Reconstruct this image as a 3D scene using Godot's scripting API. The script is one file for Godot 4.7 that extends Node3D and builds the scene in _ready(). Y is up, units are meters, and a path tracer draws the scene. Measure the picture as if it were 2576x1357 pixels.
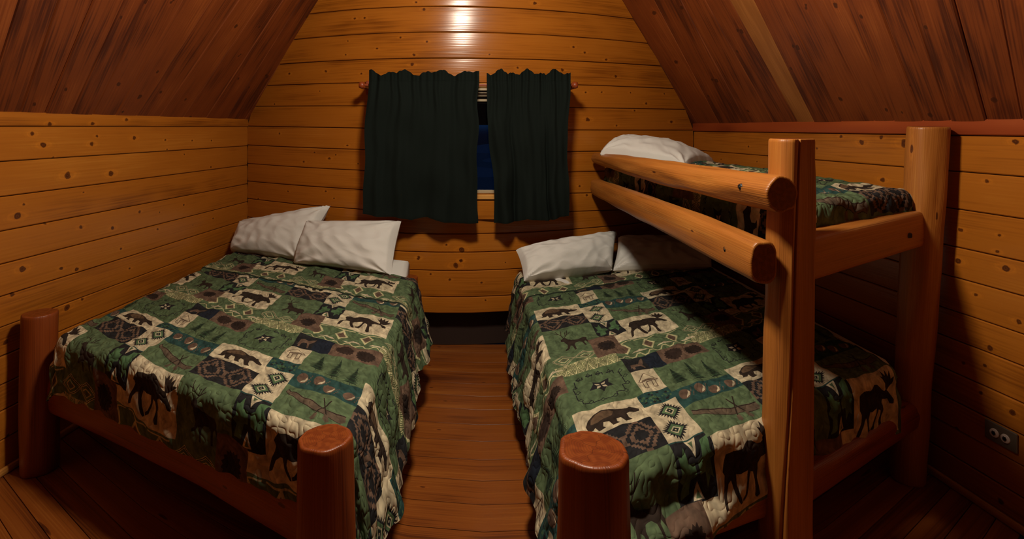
extends Node3D
# A log cabin bedroom by lamplight: two quilted beds, a bunk over the right one, a curtained window.
# World: x right, y up, z towards the viewer; the window wall stands about z = 0, the floor at y = 0.

const BACK_PLAN := [Vector2(-1.888,-.78),Vector2(-1.602,-.573),Vector2(-1.35,-.407),Vector2(-1.122,-.277),Vector2(-.913,-.175),Vector2(-.719,-.099),Vector2(-.535,-.046),Vector2(-.358,-.013),Vector2(-.185,-0),Vector2(-.013,-.005),Vector2(.16,-.024),Vector2(.336,-.058),Vector2(.517,-.107),Vector2(.705,-.173),Vector2(.904,-.257),Vector2(1.117,-.362),Vector2(1.347,-.49),Vector2(1.599,-.647),Vector2(1.879,-.836)]
const BACK_SEAMS := [[2.3028,-0.0083,0.0026],[2.1324,-0.0058,0.0019],[1.9594,-0.0018,0.0046],[1.7967,-0.0057,0.0047],[1.6379,-0.0065,0.0044],[1.4853,-0.0090,0.0020],[1.3366,-0.0112,0.0004],[1.1952,-0.0104,-0.0007],[1.0584,-0.0222,-0.0084],[0.9262,-0.0170,-0.0071],[0.7873,0.0000,0.0000],[0.6649,0.0000,0.0000],[0.5437,0.0000,0.0000],[0.3681,0.0000,0.0000],[0.2597,0.0000,0.0000]]
const LEFT0 := Vector2(-2.661,6.45)
const LEFT1 := Vector2(-1.787,-.705)
const RIGHT0 := Vector2(2.551,6.45)
const RIGHT1 := Vector2(1.768,-.759)
const LEFT_H := [1.556,1.504,1.351,1.199,1.05,.908,.769,.636,.51,.387,.274,.148,0]
const RIGHT_H := [1.52,1.467,1.316,1.16,1.002,.875,.734,.615,.478,.36,.247,.128,0]
const ROOF_L := [[-2.702,1.556,6.779,-1.755,2.74,7.418],[-2.681,1.556,6.611,-1.735,2.74,7.249],[-2.66,1.556,6.442,-1.714,2.74,7.08],[-2.64,1.556,6.273,-1.693,2.74,6.912],[-2.619,1.556,6.104,-1.673,2.74,6.743],[-2.598,1.556,5.936,-1.652,2.74,6.574],[-2.578,1.556,5.767,-1.631,2.74,6.405],[-2.557,1.556,5.598,-1.611,2.74,6.237],[-2.537,1.556,5.429,-1.59,2.74,6.068],[-2.516,1.556,5.261,-1.57,2.74,5.899],[-2.495,1.556,5.092,-1.549,2.74,5.73],[-2.475,1.556,4.923,-1.528,2.74,5.562],[-2.454,1.556,4.754,-1.508,2.74,5.393],[-2.433,1.556,4.586,-1.487,2.74,5.224],[-2.413,1.556,4.417,-1.466,2.74,5.055],[-2.392,1.556,4.248,-1.446,2.74,4.887],[-2.372,1.556,4.079,-1.425,2.74,4.718],[-2.351,1.556,3.911,-1.405,2.74,4.549],[-2.33,1.556,3.742,-1.384,2.74,4.38],[-2.31,1.556,3.573,-1.363,2.74,4.212],[-2.289,1.556,3.404,-1.343,2.74,4.043],[-2.269,1.556,3.236,-1.322,2.74,3.874],[-2.248,1.556,3.067,-1.302,2.74,3.705],[-2.227,1.556,2.898,-1.281,2.74,3.537],[-2.207,1.556,2.729,-1.26,2.74,3.368],[-2.186,1.556,2.561,-1.24,2.74,3.199],[-2.165,1.556,2.392,-1.219,2.74,3.03],[-2.145,1.556,2.223,-1.198,2.74,2.862],[-2.124,1.556,2.054,-1.178,2.74,2.693],[-2.104,1.556,1.886,-1.157,2.74,2.524],[-2.083,1.556,1.717,-1.137,2.74,2.355],[-2.062,1.556,1.548,-1.116,2.74,2.187],[-2.042,1.556,1.379,-1.095,2.74,2.018],[-2.022,1.556,1.216,-1.077,2.74,1.869],[-2.007,1.556,1.092,-1.053,2.74,1.671],[-1.989,1.556,.95,-1.032,2.74,1.503],[-1.973,1.556,.818,-1.012,2.74,1.332],[-1.954,1.556,.665,-.983,2.74,1.095],[-1.935,1.556,.507,-.953,2.74,.854],[-1.911,1.556,.312,-.925,2.74,.627],[-1.884,1.556,.09,-.901,2.74,.426],[-1.854,1.556,-.155,-.88,2.74,.257],[-1.824,1.556,-.406,-.859,2.74,.084],[-1.792,1.556,-.66,-.833,2.74,-.133],[-1.764,1.556,-.89,-.807,2.74,-.343],[-1.736,1.556,-1.124,-.779,2.74,-.574]]
const ROOF_R := [[1.745,1.52,-.965,.818,2.74,-.451],[1.776,1.52,-.68,.837,2.74,-.282],[1.809,1.52,-.383,.892,2.74,.23],[1.846,1.52,-.041,.921,2.74,.495],[1.875,1.52,.226,.943,2.74,.693],[1.899,1.52,.447,.963,2.74,.884],[1.913,1.52,.582,.987,2.74,1.104],[1.936,1.52,.785,1.005,2.74,1.268],[1.958,1.52,.99,1.024,2.74,1.439],[1.97,1.52,1.101,1.048,2.74,1.663],[1.986,1.52,1.249,1.064,2.74,1.813],[2,1.52,1.375,1.082,2.74,1.971],[2.015,1.52,1.517,1.1,2.74,2.145],[2.029,1.52,1.645,1.12,2.74,2.326],[2.047,1.52,1.814,1.138,2.74,2.495],[2.066,1.52,1.983,1.157,2.74,2.664],[2.084,1.52,2.152,1.175,2.74,2.833],[2.102,1.52,2.321,1.194,2.74,3.002],[2.121,1.52,2.49,1.212,2.74,3.171],[2.139,1.52,2.659,1.23,2.74,3.34],[2.158,1.52,2.828,1.249,2.74,3.509],[2.176,1.52,2.997,1.267,2.74,3.678],[2.194,1.52,3.166,1.285,2.74,3.847],[2.213,1.52,3.335,1.304,2.74,4.016],[2.231,1.52,3.504,1.322,2.74,4.185],[2.249,1.52,3.673,1.341,2.74,4.354],[2.268,1.52,3.842,1.359,2.74,4.523],[2.286,1.52,4.011,1.377,2.74,4.692],[2.305,1.52,4.18,1.396,2.74,4.861],[2.323,1.52,4.349,1.414,2.74,5.03],[2.341,1.52,4.518,1.432,2.74,5.199],[2.36,1.52,4.687,1.451,2.74,5.368],[2.378,1.52,4.856,1.469,2.74,5.537],[2.396,1.52,5.025,1.488,2.74,5.706],[2.415,1.52,5.194,1.506,2.74,5.875],[2.433,1.52,5.363,1.524,2.74,6.044],[2.451,1.52,5.532,1.543,2.74,6.213],[2.47,1.52,5.701,1.561,2.74,6.382],[2.488,1.52,5.87,1.579,2.74,6.551],[2.507,1.52,6.039,1.598,2.74,6.72],[2.525,1.52,6.208,1.616,2.74,6.889],[2.543,1.52,6.377,1.635,2.74,7.058],[2.562,1.52,6.546,1.653,2.74,7.227],[2.58,1.52,6.715,1.671,2.74,7.396],[2.598,1.52,6.884,1.69,2.74,7.565],[2.617,1.52,7.053,1.708,2.74,7.734]]
const ROOF_LN := Vector3(.753,-.652,.092)
const ROOF_RN := Vector3(-.776,-.625,.084)
const TAN_L := 1.164
const TAN_R := 1.249
const NL := Vector2(.993,.121)
const NR := Vector2(-.994,.108)
const FLOOR := [[-1.781,-.705,-1.35,-.496,-.967,-.343,-.617,-.236,-.287,-.169,.032,-.138,.35,-.141,.673,-.178,1.012,-.251,1.377,-.365,1.781,-.527],
[-1.787,-.575,-1.345,-.355,-.964,-.199,-.608,-.088,-.283,-.021,.038,.01,.358,.006,.677,-.033,1.021,-.112,1.386,-.231,1.801,-.403],
[-1.811,-.455,-1.364,-.226,-.965,-.057,-.614,.056,-.286,.126,.03,.158,.351,.154,.672,.113,1.012,.032,1.39,-.096,1.808,-.275],
[-1.819,-.328,-1.36,-.087,-.964,.085,-.61,.202,-.281,.274,.042,.307,.356,.301,.679,.256,1.022,.17,1.399,.036,1.829,-.155],
[-1.843,-.212,-1.371,.044,-.968,.225,-.611,.347,-.282,.422,.034,.455,.347,.448,.67,.402,1.014,.313,1.396,.173,1.835,-.03],
[-1.852,-.088,-1.368,.181,-.961,.369,-.603,.494,-.275,.57,.038,.603,.344,.596,.665,.547,1.01,.454,1.396,.307,1.846,.092],
[-1.866,.031,-1.369,.315,-.958,.51,-.6,.64,-.274,.718,.037,.751,.345,.743,.664,.691,1.01,.593,1.4,.438,1.861,.21],
[-1.884,.146,-1.373,.446,-.951,.653,-.594,.786,-.271,.866,.035,.899,.344,.889,.661,.836,1.005,.733,1.406,.567,1.88,.324],
[-1.897,.263,-1.365,.583,-.947,.794,-.586,.933,-.268,1.014,.038,1.048,.342,1.036,.654,.98,1.003,.871,1.399,.701,1.893,.439],
[-1.913,.375,-1.366,.713,-.939,.936,-.581,1.078,-.263,1.162,.036,1.196,.333,1.184,.644,1.125,.989,1.013,1.394,.832,1.899,.556],
[-1.923,.489,-1.354,.85,-.926,1.079,-.568,1.226,-.257,1.31,.038,1.344,.332,1.33,.637,1.269,.984,1.151,1.39,.962,1.918,.664],
[-1.936,.6,-1.351,.981,-.909,1.224,-.557,1.373,-.25,1.458,.036,1.492,.325,1.478,.626,1.414,.967,1.293,1.387,1.09,1.929,.774],
[-1.953,.706,-1.341,1.114,-.898,1.365,-.543,1.521,-.242,1.607,.038,1.64,.315,1.625,.611,1.559,.956,1.431,1.376,1.22,1.942,.88],
[-1.961,.815,-1.323,1.251,-.877,1.511,-.53,1.668,-.236,1.755,.039,1.788,.308,1.772,.598,1.704,.934,1.573,1.358,1.353,1.947,.99],
[-1.971,.92,-1.304,1.387,-.85,1.659,-.51,1.817,-.225,1.904,.036,1.936,.299,1.919,.58,1.85,.91,1.715,1.344,1.482,1.963,1.089],
[-1.983,1.022,-1.276,1.527,-.826,1.804,-.49,1.966,-.216,2.053,.036,2.085,.287,2.066,.557,1.996,.885,1.857,1.315,1.618,1.969,1.191],
[-1.997,1.119,-1.252,1.663,-.796,1.952,-.47,2.115,-.205,2.202,.035,2.233,.273,2.214,.534,2.142,.852,2.002,1.288,1.751,1.976,1.291],
[-2.013,1.212,-1.216,1.806,-.758,2.104,-.441,2.267,-.19,2.352,.032,2.381,.256,2.362,.505,2.29,.816,2.147,1.257,1.886,1.995,1.38],
[-2.017,1.312,-1.168,1.956,-.717,2.257,-.412,2.419,-.176,2.501,.033,2.529,.239,2.51,.474,2.438,.775,2.294,1.211,2.027,2.002,1.473],
[-2.036,1.397,-1.118,2.106,-.666,2.415,-.381,2.571,-.162,2.651,.029,2.677,.22,2.658,.438,2.588,.719,2.448,1.157,2.172,2.008,1.565],
[-2.04,1.491,-1.049,2.268,-.609,2.576,-.342,2.727,-.144,2.801,.026,2.825,.197,2.807,.395,2.741,.661,2.603,1.091,2.325,2.012,1.654]]
const KNOTS_L := [1.102,1.418,2,.823,1.414,1.7,.966,1.264,2.4,.687,1.25,2.2,.522,1.439,1.7,1.158,1.47,1.4,.789,1.454,1,1.228,1.105,2.2,.889,.995,1.4,.68,.952,1.6,.478,1.011,1.2,.079,.995,1,-.223,1.407,1,.259,1.421,1,-.006,1.412,1,.071,1.323,.8,-.223,1.22,1,.327,.882,1,.623,.829,1,-.014,.846,.6,-.242,.853,1,1.089,1.05,1,.871,1.169,.7,1.076,1.515,1.5,.823,1.519,1.4,.589,1.543,1.4,1.207,.865,2,1.198,1.154,.8,.309,.982,.7,.241,1.362,.8,1.048,1.356,.8,.969,.616,2.2,1.005,.817,1.2,.913,.789,1.4,.877,.627,1,.558,.703,1,1.273,.156,1,1.254,.766,1.3,1.282,.567,1.5]
const KNOTS_B := [-1.361,1.896,1.2,-1.043,1.897,1.2,-.768,1.867,1,-.489,2.104,1,-.654,2.035,1,-.396,1.984,1.2,-.409,1.92,1.6,-.308,2.071,1,-.886,2.003,.8,-.869,2.098,.7,-.816,2.25,1,-.743,2.248,1,-1.014,1.281,1.3,-1.23,1.25,1.2,-1.371,1.026,.9,-1.043,1.047,.9,-.977,1.002,.8,-1.669,.946,.9,-1.452,1.453,1,-.873,1.374,1,-.063,2.075,1,-1.092,1.757,.7,-1.501,1.674,.9,-.179,.717,1,-.076,.683,2.4,-.369,.621,1.2,-.083,.613,1.6,-1.137,1.32,.8,-.963,1.306,.8,-.791,1.249,.8,-.329,2.288,1.4,-.382,2.336,1,.299,1.901,1,.614,1.897,1.5,.697,2.059,1.1,.782,2.025,1.1,1.031,1.869,1.4,.79,1.746,1,.915,1.749,.9,1.295,1.677,1.3,1.189,1.623,1,1.533,1.541,1.6,.805,1.554,2,1.036,1.512,1,.798,1.022,1.1,.744,1.088,1,.951,1.985,1.2,.419,2.343,1.6,.109,1.988,.8,1.154,1.754,.8,1.464,1.757,.8,1.314,2.192,.7,-.082,.612,1.2,-.116,.579,2.6,-.285,.521,1,-.156,.486,1.1,.055,.464,1,-.363,.632,1.3,.216,.593,.6,.081,.345,.8]
const KNOTS_R := [1.151,1.427,2.6,.908,1.424,2,.771,1.451,1.2,1.021,1.453,1.4,1.619,1.447,1.5,1.032,1.248,1.6,1.516,1.289,1,1.411,1.078,1.2,1.562,1.086,.8,1.553,1.021,1,1.401,.949,1.6,1.587,.966,1.8,-.034,1.371,1,-.364,1.265,.8,.059,1.276,.8,.598,1.382,1,1.475,.831,1,1.633,.777,1.3,1.529,.639,1.6,1.423,.536,1,1.51,.563,1,1.612,.429,1.6,1.57,.068,1.6,1.398,.254,1,1.495,.448,1]
const CEILING := 2.74

var rng := RandomNumberGenerator.new()
var names := {}
var M := {}
var wobble := FastNoiseLite.new()


func _ready() -> void:
	rng.seed = 7
	wobble.seed = 3
	wobble.noise_type = FastNoiseLite.TYPE_SIMPLEX
	wobble.frequency = 1.0
	wobble.fractal_type = FastNoiseLite.FRACTAL_NONE
	set_camera()
	set_sky()
	make_materials()
	build_lamp()
	build_back_wall()
	build_side_walls()
	build_roof()
	build_floor()
	build_window()
	build_curtains()
	build_left_bed()
	build_bunk_bed()
	build_pillows()
	build_outlet()


# ---------------------------------------------------------------- camera, sky, lamp
func set_camera() -> void:
	var c := Camera3D.new()
	c.name = "camera"
	c.projection = Camera3D.PROJECTION_FRUSTUM
	c.near = 0.05
	c.far = 200.0
	var f := 1400.0
	c.size = 0.05 * 1357.0 / f
	c.frustum_offset = Vector2(0.05 * (1288.0 - 1190.0) / f, -0.05 * (678.5 - 320.0) / f)
	add_child(c)
	c.position = Vector3(0, 1.5, 3.7)
	c.current = true


func set_sky() -> void:
	var w := WorldEnvironment.new()
	w.name = "environment"
	var e := Environment.new()
	var s := ProceduralSkyMaterial.new()
	s.sky_top_color = Color(0.03, 0.09, 0.18)
	s.sky_horizon_color = Color(0.06, 0.17, 0.31)
	s.ground_horizon_color = Color(0.02, 0.05, 0.13)
	s.ground_bottom_color = Color(0.01, 0.02, 0.05)
	s.sky_energy_multiplier = 1.0
	e.background_mode = Environment.BG_SKY
	e.sky = Sky.new()
	e.sky.sky_material = s
	e.tonemap_mode = Environment.TONE_MAPPER_LINEAR
	e.tonemap_exposure = 0.68
	e.sdfgi_enabled = true
	e.ssao_enabled = true
	e.ssil_enabled = true
	w.environment = e
	add_child(w)


func build_lamp() -> void:  # out of view, placed to light walls and beds from overhead
	var t := thing("unseen_ceiling_lamp", "unseen round frosted glass dome lamp overhead, lighting the room", "lamp", Vector3(0.02, CEILING, 2.05))
	var plate := [Vector2(0.0, 0.0), Vector2(0.17, 0.0), Vector2(0.175, -0.012), Vector2(0.165, -0.025), Vector2(0.0, -0.025)]
	part(lathe(plate, 32), "base_plate", M.brass, t)
	var dome := []
	for i in 13:
		var a: float = PI / 2 * i / 12.0
		dome.append(Vector2(0.15 * cos(a), -0.026 - 0.125 * sin(a)))
	part(lathe(dome, 32), "glass_dome", M.lamp_glass, t)
	part(lathe([Vector2(0.0, -0.15), Vector2(0.012, -0.15), Vector2(0.014, -0.16), Vector2(0.006, -0.172), Vector2(0.0, -0.174)], 12), "finial", M.brass, t)
	var o := OmniLight3D.new()
	o.name = "lamp_light"
	o.light_color = Color(1.0, 0.945, 0.86)
	o.light_energy = 6.2
	o.light_size = 0.13
	o.omni_range = 12.0
	o.omni_attenuation = 2.0
	o.shadow_enabled = true
	t.add_child(o)
	o.position = Vector3(0, -0.1, 0)


# ---------------------------------------------------------------- naming helpers
func numbered(called: String) -> String:
	names[called] = names.get(called, -1) + 1
	return called if names[called] == 0 else "%s_%03d" % [called, names[called]]


func thing(called: String, label: String, category: String, at := Vector3.ZERO, group := "") -> Node3D:
	var o := Node3D.new()
	o.name = numbered(called)
	add_child(o)
	o.position = at
	tag(o, label, category, group)
	return o


func tag(o: Node, label: String, category: String, group := "") -> void:
	o.set_meta("label", label)
	o.set_meta("category", category)
	if group != "":
		o.set_meta("group", group)


func part(m: Mesh, called: String, material, parent: Node, at := Vector3.ZERO, label := "") -> MeshInstance3D:
	var o := MeshInstance3D.new()
	o.name = called
	o.mesh = m
	if material is Array:
		for k in m.get_surface_count():
			o.set_surface_override_material(k, material[mini(k, material.size() - 1)])
	else:
		for k in m.get_surface_count():
			o.set_surface_override_material(k, material)
	parent.add_child(o, true)
	o.position = at
	if label != "":
		o.set_meta("label", label)
	return o


func structure(m: Mesh, called: String, material) -> MeshInstance3D:
	var o := part(m, called, material, self)
	o.set_meta("kind", "structure")
	return o


# ---------------------------------------------------------------- mesh helpers
func tri(st: SurfaceTool, a: Vector3, b: Vector3, c: Vector3, ua: Vector2, ub: Vector2, uc: Vector2, ref: Vector3) -> void:
	if (c - a).cross(b - a).dot(ref) < 0.0:
		var p := b
		b = c
		c = p
		var q := ub
		ub = uc
		uc = q
	st.set_uv(ua)
	st.add_vertex(a)
	st.set_uv(ub)
	st.add_vertex(b)
	st.set_uv(uc)
	st.add_vertex(c)


func quad(st: SurfaceTool, a: Vector3, b: Vector3, c: Vector3, d: Vector3, ua: Vector2, ub: Vector2, uc: Vector2, ud: Vector2, ref: Vector3) -> void:
	tri(st, a, b, c, ua, ub, uc, ref)
	tri(st, a, c, d, ua, uc, ud, ref)


# A plank between two edge lines, its face on them, with eased edges and a slight crown.
func plank(lo: PackedVector3Array, hi: PackedVector3Array, ns: PackedVector3Array, thick: float, ease_: float, crown: float, uv: Callable) -> ArrayMesh:
	var st := SurfaceTool.new()
	st.begin(Mesh.PRIMITIVE_TRIANGLES)
	var rows := []
	var uvs := []
	var n_st := lo.size()
	for i in n_st:
		var n: Vector3 = ns[mini(i, ns.size() - 1)]
		var d := (hi[i] - lo[i])
		var w := d.length()
		d = d / maxf(w, 0.0001)
		var e := minf(ease_, w * 0.3)
		rows.append([lo[i] - n * thick, lo[i] - n * e, lo[i] + d * e, lo[i] + d * w * 0.33 + n * crown, lo[i] + d * w * 0.67 + n * crown, hi[i] - d * e, hi[i] - n * e, hi[i] - n * thick])
		var u := []
		for k in 8:
			var across: float = [0.0, 0.0, e, w * 0.33, w * 0.67, w - e, w, w][k]
			u.append(uv.call(rows[i][k], i, across))
		uvs.append(u)
	for k in 7:
		st.set_smooth_group(1 if k >= 2 and k <= 4 else 10 + k)
		for i in n_st - 1:
			var n: Vector3 = ns[mini(i, ns.size() - 1)]
			var d := (hi[i] - lo[i]).normalized()
			var ref: Vector3 = [-d, n - d, n, n, n, n + d, d][k]
			quad(st, rows[i][k], rows[i + 1][k], rows[i + 1][k + 1], rows[i][k + 1], uvs[i][k], uvs[i + 1][k], uvs[i + 1][k + 1], uvs[i][k + 1], ref)
	for s in [0, n_st - 1]:
		st.set_smooth_group(30 + s)
		var away: Vector3 = (lo[0] - lo[1]) if s == 0 else (lo[n_st - 1] - lo[n_st - 2])
		for k in range(1, 7):
			tri(st, rows[s][0], rows[s][k], rows[s][k + 1], uvs[s][0], uvs[s][k], uvs[s][k + 1], away)
	st.generate_normals()
	return st.commit()


# A smooth sheet through rows of points; N = along a row x down the rows, or its opposite.
func sheet(P: Array, UV: Array, closed := false, sgn := 1.0, into: ArrayMesh = null) -> ArrayMesh:
	var r := P.size()
	var c: int = P[0].size()
	var v := PackedVector3Array()
	var t := PackedVector2Array()
	var n := PackedVector3Array()
	var idx := PackedInt32Array()
	for i in r:
		for j in c:
			v.append(P[i][j])
			t.append(UV[i][j])
			var ja := j - 1
			var jb := j + 1
			if closed:
				if ja < 0: ja = c - 2
				if jb > c - 1: jb = 1
			else:
				ja = maxi(ja, 0)
				jb = mini(jb, c - 1)
			var du: Vector3 = P[i][jb] - P[i][ja]
			var dv: Vector3 = P[mini(i + 1, r - 1)][j] - P[maxi(i - 1, 0)][j]
			var nn := du.cross(dv) * sgn
			n.append(nn.normalized() if nn.length() > 1e-12 else Vector3.UP)
	for i in r - 1:
		for j in c - 1:
			var a := i * c + j
			if sgn > 0:
				idx.append_array([a, a + c, a + 1, a + 1, a + c, a + c + 1])
			else:
				idx.append_array([a, a + 1, a + c, a + 1, a + c + 1, a + c])
	var arr := []
	arr.resize(Mesh.ARRAY_MAX)
	arr[Mesh.ARRAY_VERTEX] = v
	arr[Mesh.ARRAY_NORMAL] = n
	arr[Mesh.ARRAY_TEX_UV] = t
	arr[Mesh.ARRAY_INDEX] = idx
	var m := into if into else ArrayMesh.new()
	m.add_surface_from_arrays(Mesh.PRIMITIVE_TRIANGLES, arr)
	return m


func lathe(profile: Array, seg: int) -> ArrayMesh:
	var P := []
	var U := []
	for i in profile.size():
		var row := []
		var ur := []
		for j in seg + 1:
			var a := TAU * j / seg
			row.append(Vector3(profile[i].x * cos(a), profile[i].y, profile[i].x * sin(a)))
			ur.append(Vector2(float(j) / seg, float(i) / profile.size()))
		P.append(row)
		U.append(ur)
	return sheet(P, U, true, -1.0)


func box(size: Vector3, at := Vector3.ZERO, bevel := 0.004) -> ArrayMesh:
	var st := SurfaceTool.new()
	st.begin(Mesh.PRIMITIVE_TRIANGLES)
	add_box(st, size, at, bevel)
	st.generate_normals()
	return st.commit()


func add_box(st: SurfaceTool, size: Vector3, at: Vector3, bevel := 0.004, turn := Basis.IDENTITY) -> void:
	var h := size / 2.0
	var b := minf(bevel, minf(h.x, minf(h.y, h.z)) * 0.6)
	st.set_smooth_group(-1)
	for ax in 3:
		for s in [-1.0, 1.0]:
			var n := Vector3.ZERO
			n[ax] = s
			var p := (ax + 1) % 3
			var q := (ax + 2) % 3
			var cs := []
			for k in [[-1, -1], [1, -1], [1, 1], [-1, 1]]:
				var v := Vector3.ZERO
				v[ax] = s * h[ax]
				v[p] = k[0] * (h[p] - b)
				v[q] = k[1] * (h[q] - b)
				cs.append(v)
			quad(st, at + turn * cs[0], at + turn * cs[1], at + turn * cs[2], at + turn * cs[3], uvb(cs[0], ax), uvb(cs[1], ax), uvb(cs[2], ax), uvb(cs[3], ax), turn * n)
			for s2 in [-1.0, 1.0]:
				var a1 := Vector3.ZERO
				a1[ax] = s * h[ax]; a1[p] = s2 * (h[p] - b); a1[q] = h[q] - b
				var a2 := a1
				a2[q] = -a1[q]
				var b1 := a1
				b1[ax] = s * (h[ax] - b); b1[p] = s2 * h[p]
				var b2 := b1
				b2[q] = -b1[q]
				var n2 := n
				n2[p] = s2
				quad(st, at + turn * a1, at + turn * a2, at + turn * b2, at + turn * b1, uvb(a1, ax), uvb(a2, ax), uvb(b2, ax), uvb(b1, ax), turn * n2)
	for sx in [-1.0, 1.0]:
		for sy in [-1.0, 1.0]:
			for sz in [-1.0, 1.0]:
				var x := Vector3(sx * h.x, sy * (h.y - b), sz * (h.z - b))
				var y := Vector3(sx * (h.x - b), sy * h.y, sz * (h.z - b))
				var z := Vector3(sx * (h.x - b), sy * (h.y - b), sz * h.z)
				tri(st, at + turn * x, at + turn * y, at + turn * z, uvb(x, 0), uvb(y, 0), uvb(z, 0), turn * Vector3(sx, sy, sz))


func uvb(v: Vector3, ax: int) -> Vector2:
	return Vector2(v.x + v.z, v.y) if ax != 1 else Vector2(v.x, v.z)


# A log or a hewn rail along a line of points: half width a, half height b, 2 = round, more = squarer.
func log_mesh(pts: Array, a: Array, b: Array, square := 2.0, seed_ := 1.0, split := -1.0, rough := 0.02, steps := 28, seg := 40) -> ArrayMesh:
	var c := Curve3D.new()
	for p in pts:
		c.add_point(p)
	if pts.size() > 2:
		for i in range(1, pts.size() - 1):
			var d: Vector3 = (pts[i + 1] - pts[i - 1]) * 0.18
			c.set_point_in(i, -d)
			c.set_point_out(i, d)
	var len_ := c.get_baked_length()
	var P := []
	var U := []
	var ring0 := []
	var ring1 := []
	var ctr0 := Vector3.ZERO
	var ctr1 := Vector3.ZERO
	# stations: an eased rim at each end
	var ss := [[0.0, 0.86], [0.0, 0.93], [0.006, 0.985]]
	for i in steps + 1:
		ss.append([0.02 + (len_ - 0.04) * i / steps, 1.0])
	ss.append_array([[len_ - 0.006, 0.985], [len_, 0.93], [len_, 0.86]])
	for k in ss.size():
		var s: float = ss[k][0]
		var t := s / len_
		var p := c.sample_baked(s, true)
		var d := (c.sample_baked(minf(s + 0.01, len_), true) - c.sample_baked(maxf(s - 0.01, 0.0), true)).normalized()
		var side := d.cross(Vector3.UP)
		if side.length() < 0.3:
			side = Vector3(1, 0, 0)
		side = side.normalized()
		var up := side.cross(d).normalized()
		var fa := lerp_list(a, t)
		var fb := lerp_list(b, t)
		var row := []
		var ur := []
		for j in seg + 1:
			var an := TAU * j / seg
			var co := cos(an)
			var si := sin(an)
			var g := pow(pow(absf(co), square) + pow(absf(si), square), -1.0 / square)
			g *= 1.0 + rough * wobble.get_noise_3d(co * 1.3 + seed_ * 7.0, si * 1.3, s * 2.5) * 1.6
			if split >= 0.0:
				var off := cos(an - 1.15)
				if off > 0.0:
					g = minf(g, 0.64 / off)
				var da := absf(angle_difference(an, split - 0.55 * (t - 0.5) + 0.03 * sin(s * 7.0)))
				g *= 1.0 - 0.16 * clampf(1.15 - da / 0.06, 0.0, 1.0)
			row.append(p + (side * co * fa + up * si * fb) * g * ss[k][1])
			ur.append(Vector2(s / 2.4 + fposmod(seed_ * 0.37, 0.1), float(j) / seg + seed_ * 0.23))
		P.append(row)
		U.append(ur)
		if k == 0:
			ring0 = row
			ctr0 = p
		if k == ss.size() - 1:
			ring1 = row
			ctr1 = p
	var m := sheet(P, U, true, 1.0)
	if (m.surface_get_arrays(0)[Mesh.ARRAY_NORMAL][seg * 5] as Vector3).dot(P[4][1] - c.sample_baked(ss[4][0])) < 0.0:
		m = sheet(P, U, true, -1.0)
	for e in 2:
		var st := SurfaceTool.new()
		st.begin(Mesh.PRIMITIVE_TRIANGLES)
		st.set_smooth_group(-1)
		var ring: Array = [ring0, ring1][e]
		var ctr: Vector3 = [ctr0, ctr1][e]
		var out: Vector3 = (c.sample_baked(0.0) - c.sample_baked(0.02)) if e == 0 else (c.sample_baked(len_) - c.sample_baked(len_ - 0.02))
		for j in seg:
			var a0 := TAU * j / seg
			var a1 := TAU * (j + 1) / seg
			tri(st, ctr, ring[j], ring[j + 1], Vector2(0.5, 0.5), Vector2(0.5 + 0.46 * cos(a0), 0.5 + 0.46 * sin(a0)), Vector2(0.5 + 0.46 * cos(a1), 0.5 + 0.46 * sin(a1)), out)
		st.generate_normals()
		st.commit(m)
	return m


func lerp_list(a: Array, t: float) -> float:
	if a.size() == 1:
		return a[0]
	var x := clampf(t, 0.0, 1.0) * (a.size() - 1)
	var i := mini(int(x), a.size() - 2)
	return lerpf(a[i], a[i + 1], x - i)


# ---------------------------------------------------------------- materials and textures
func std(color: Color, rough := 0.6, spec := 0.5) -> StandardMaterial3D:
	var m := StandardMaterial3D.new()
	m.albedo_color = color
	m.roughness = rough
	m.metallic_specular = spec
	return m


func tex_mat(img: Array, rough: float, relief: float, spec := 0.5) -> StandardMaterial3D:
	var m := std(Color.WHITE, rough, spec)
	m.albedo_texture = ImageTexture.create_from_image(img[0])
	if relief > 0.0:
		m.heightmap_enabled = true
		m.heightmap_texture = ImageTexture.create_from_image(img[1])
		m.heightmap_scale = relief
	m.vertex_color_use_as_albedo = true
	return m


func noise_bytes(w: int, h: int, sw: int, sh: int, seed_: int, freq: float, octaves := 3) -> PackedByteArray:
	var n := FastNoiseLite.new()
	n.seed = seed_
	n.noise_type = FastNoiseLite.TYPE_SIMPLEX_SMOOTH
	n.frequency = freq
	n.fractal_octaves = octaves
	var im := n.get_seamless_image(sw, sh, false, false, 0.12)
	im.convert(Image.FORMAT_L8)
	im.resize(w, h, Image.INTERPOLATE_BILINEAR)
	return im.get_data()


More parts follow.
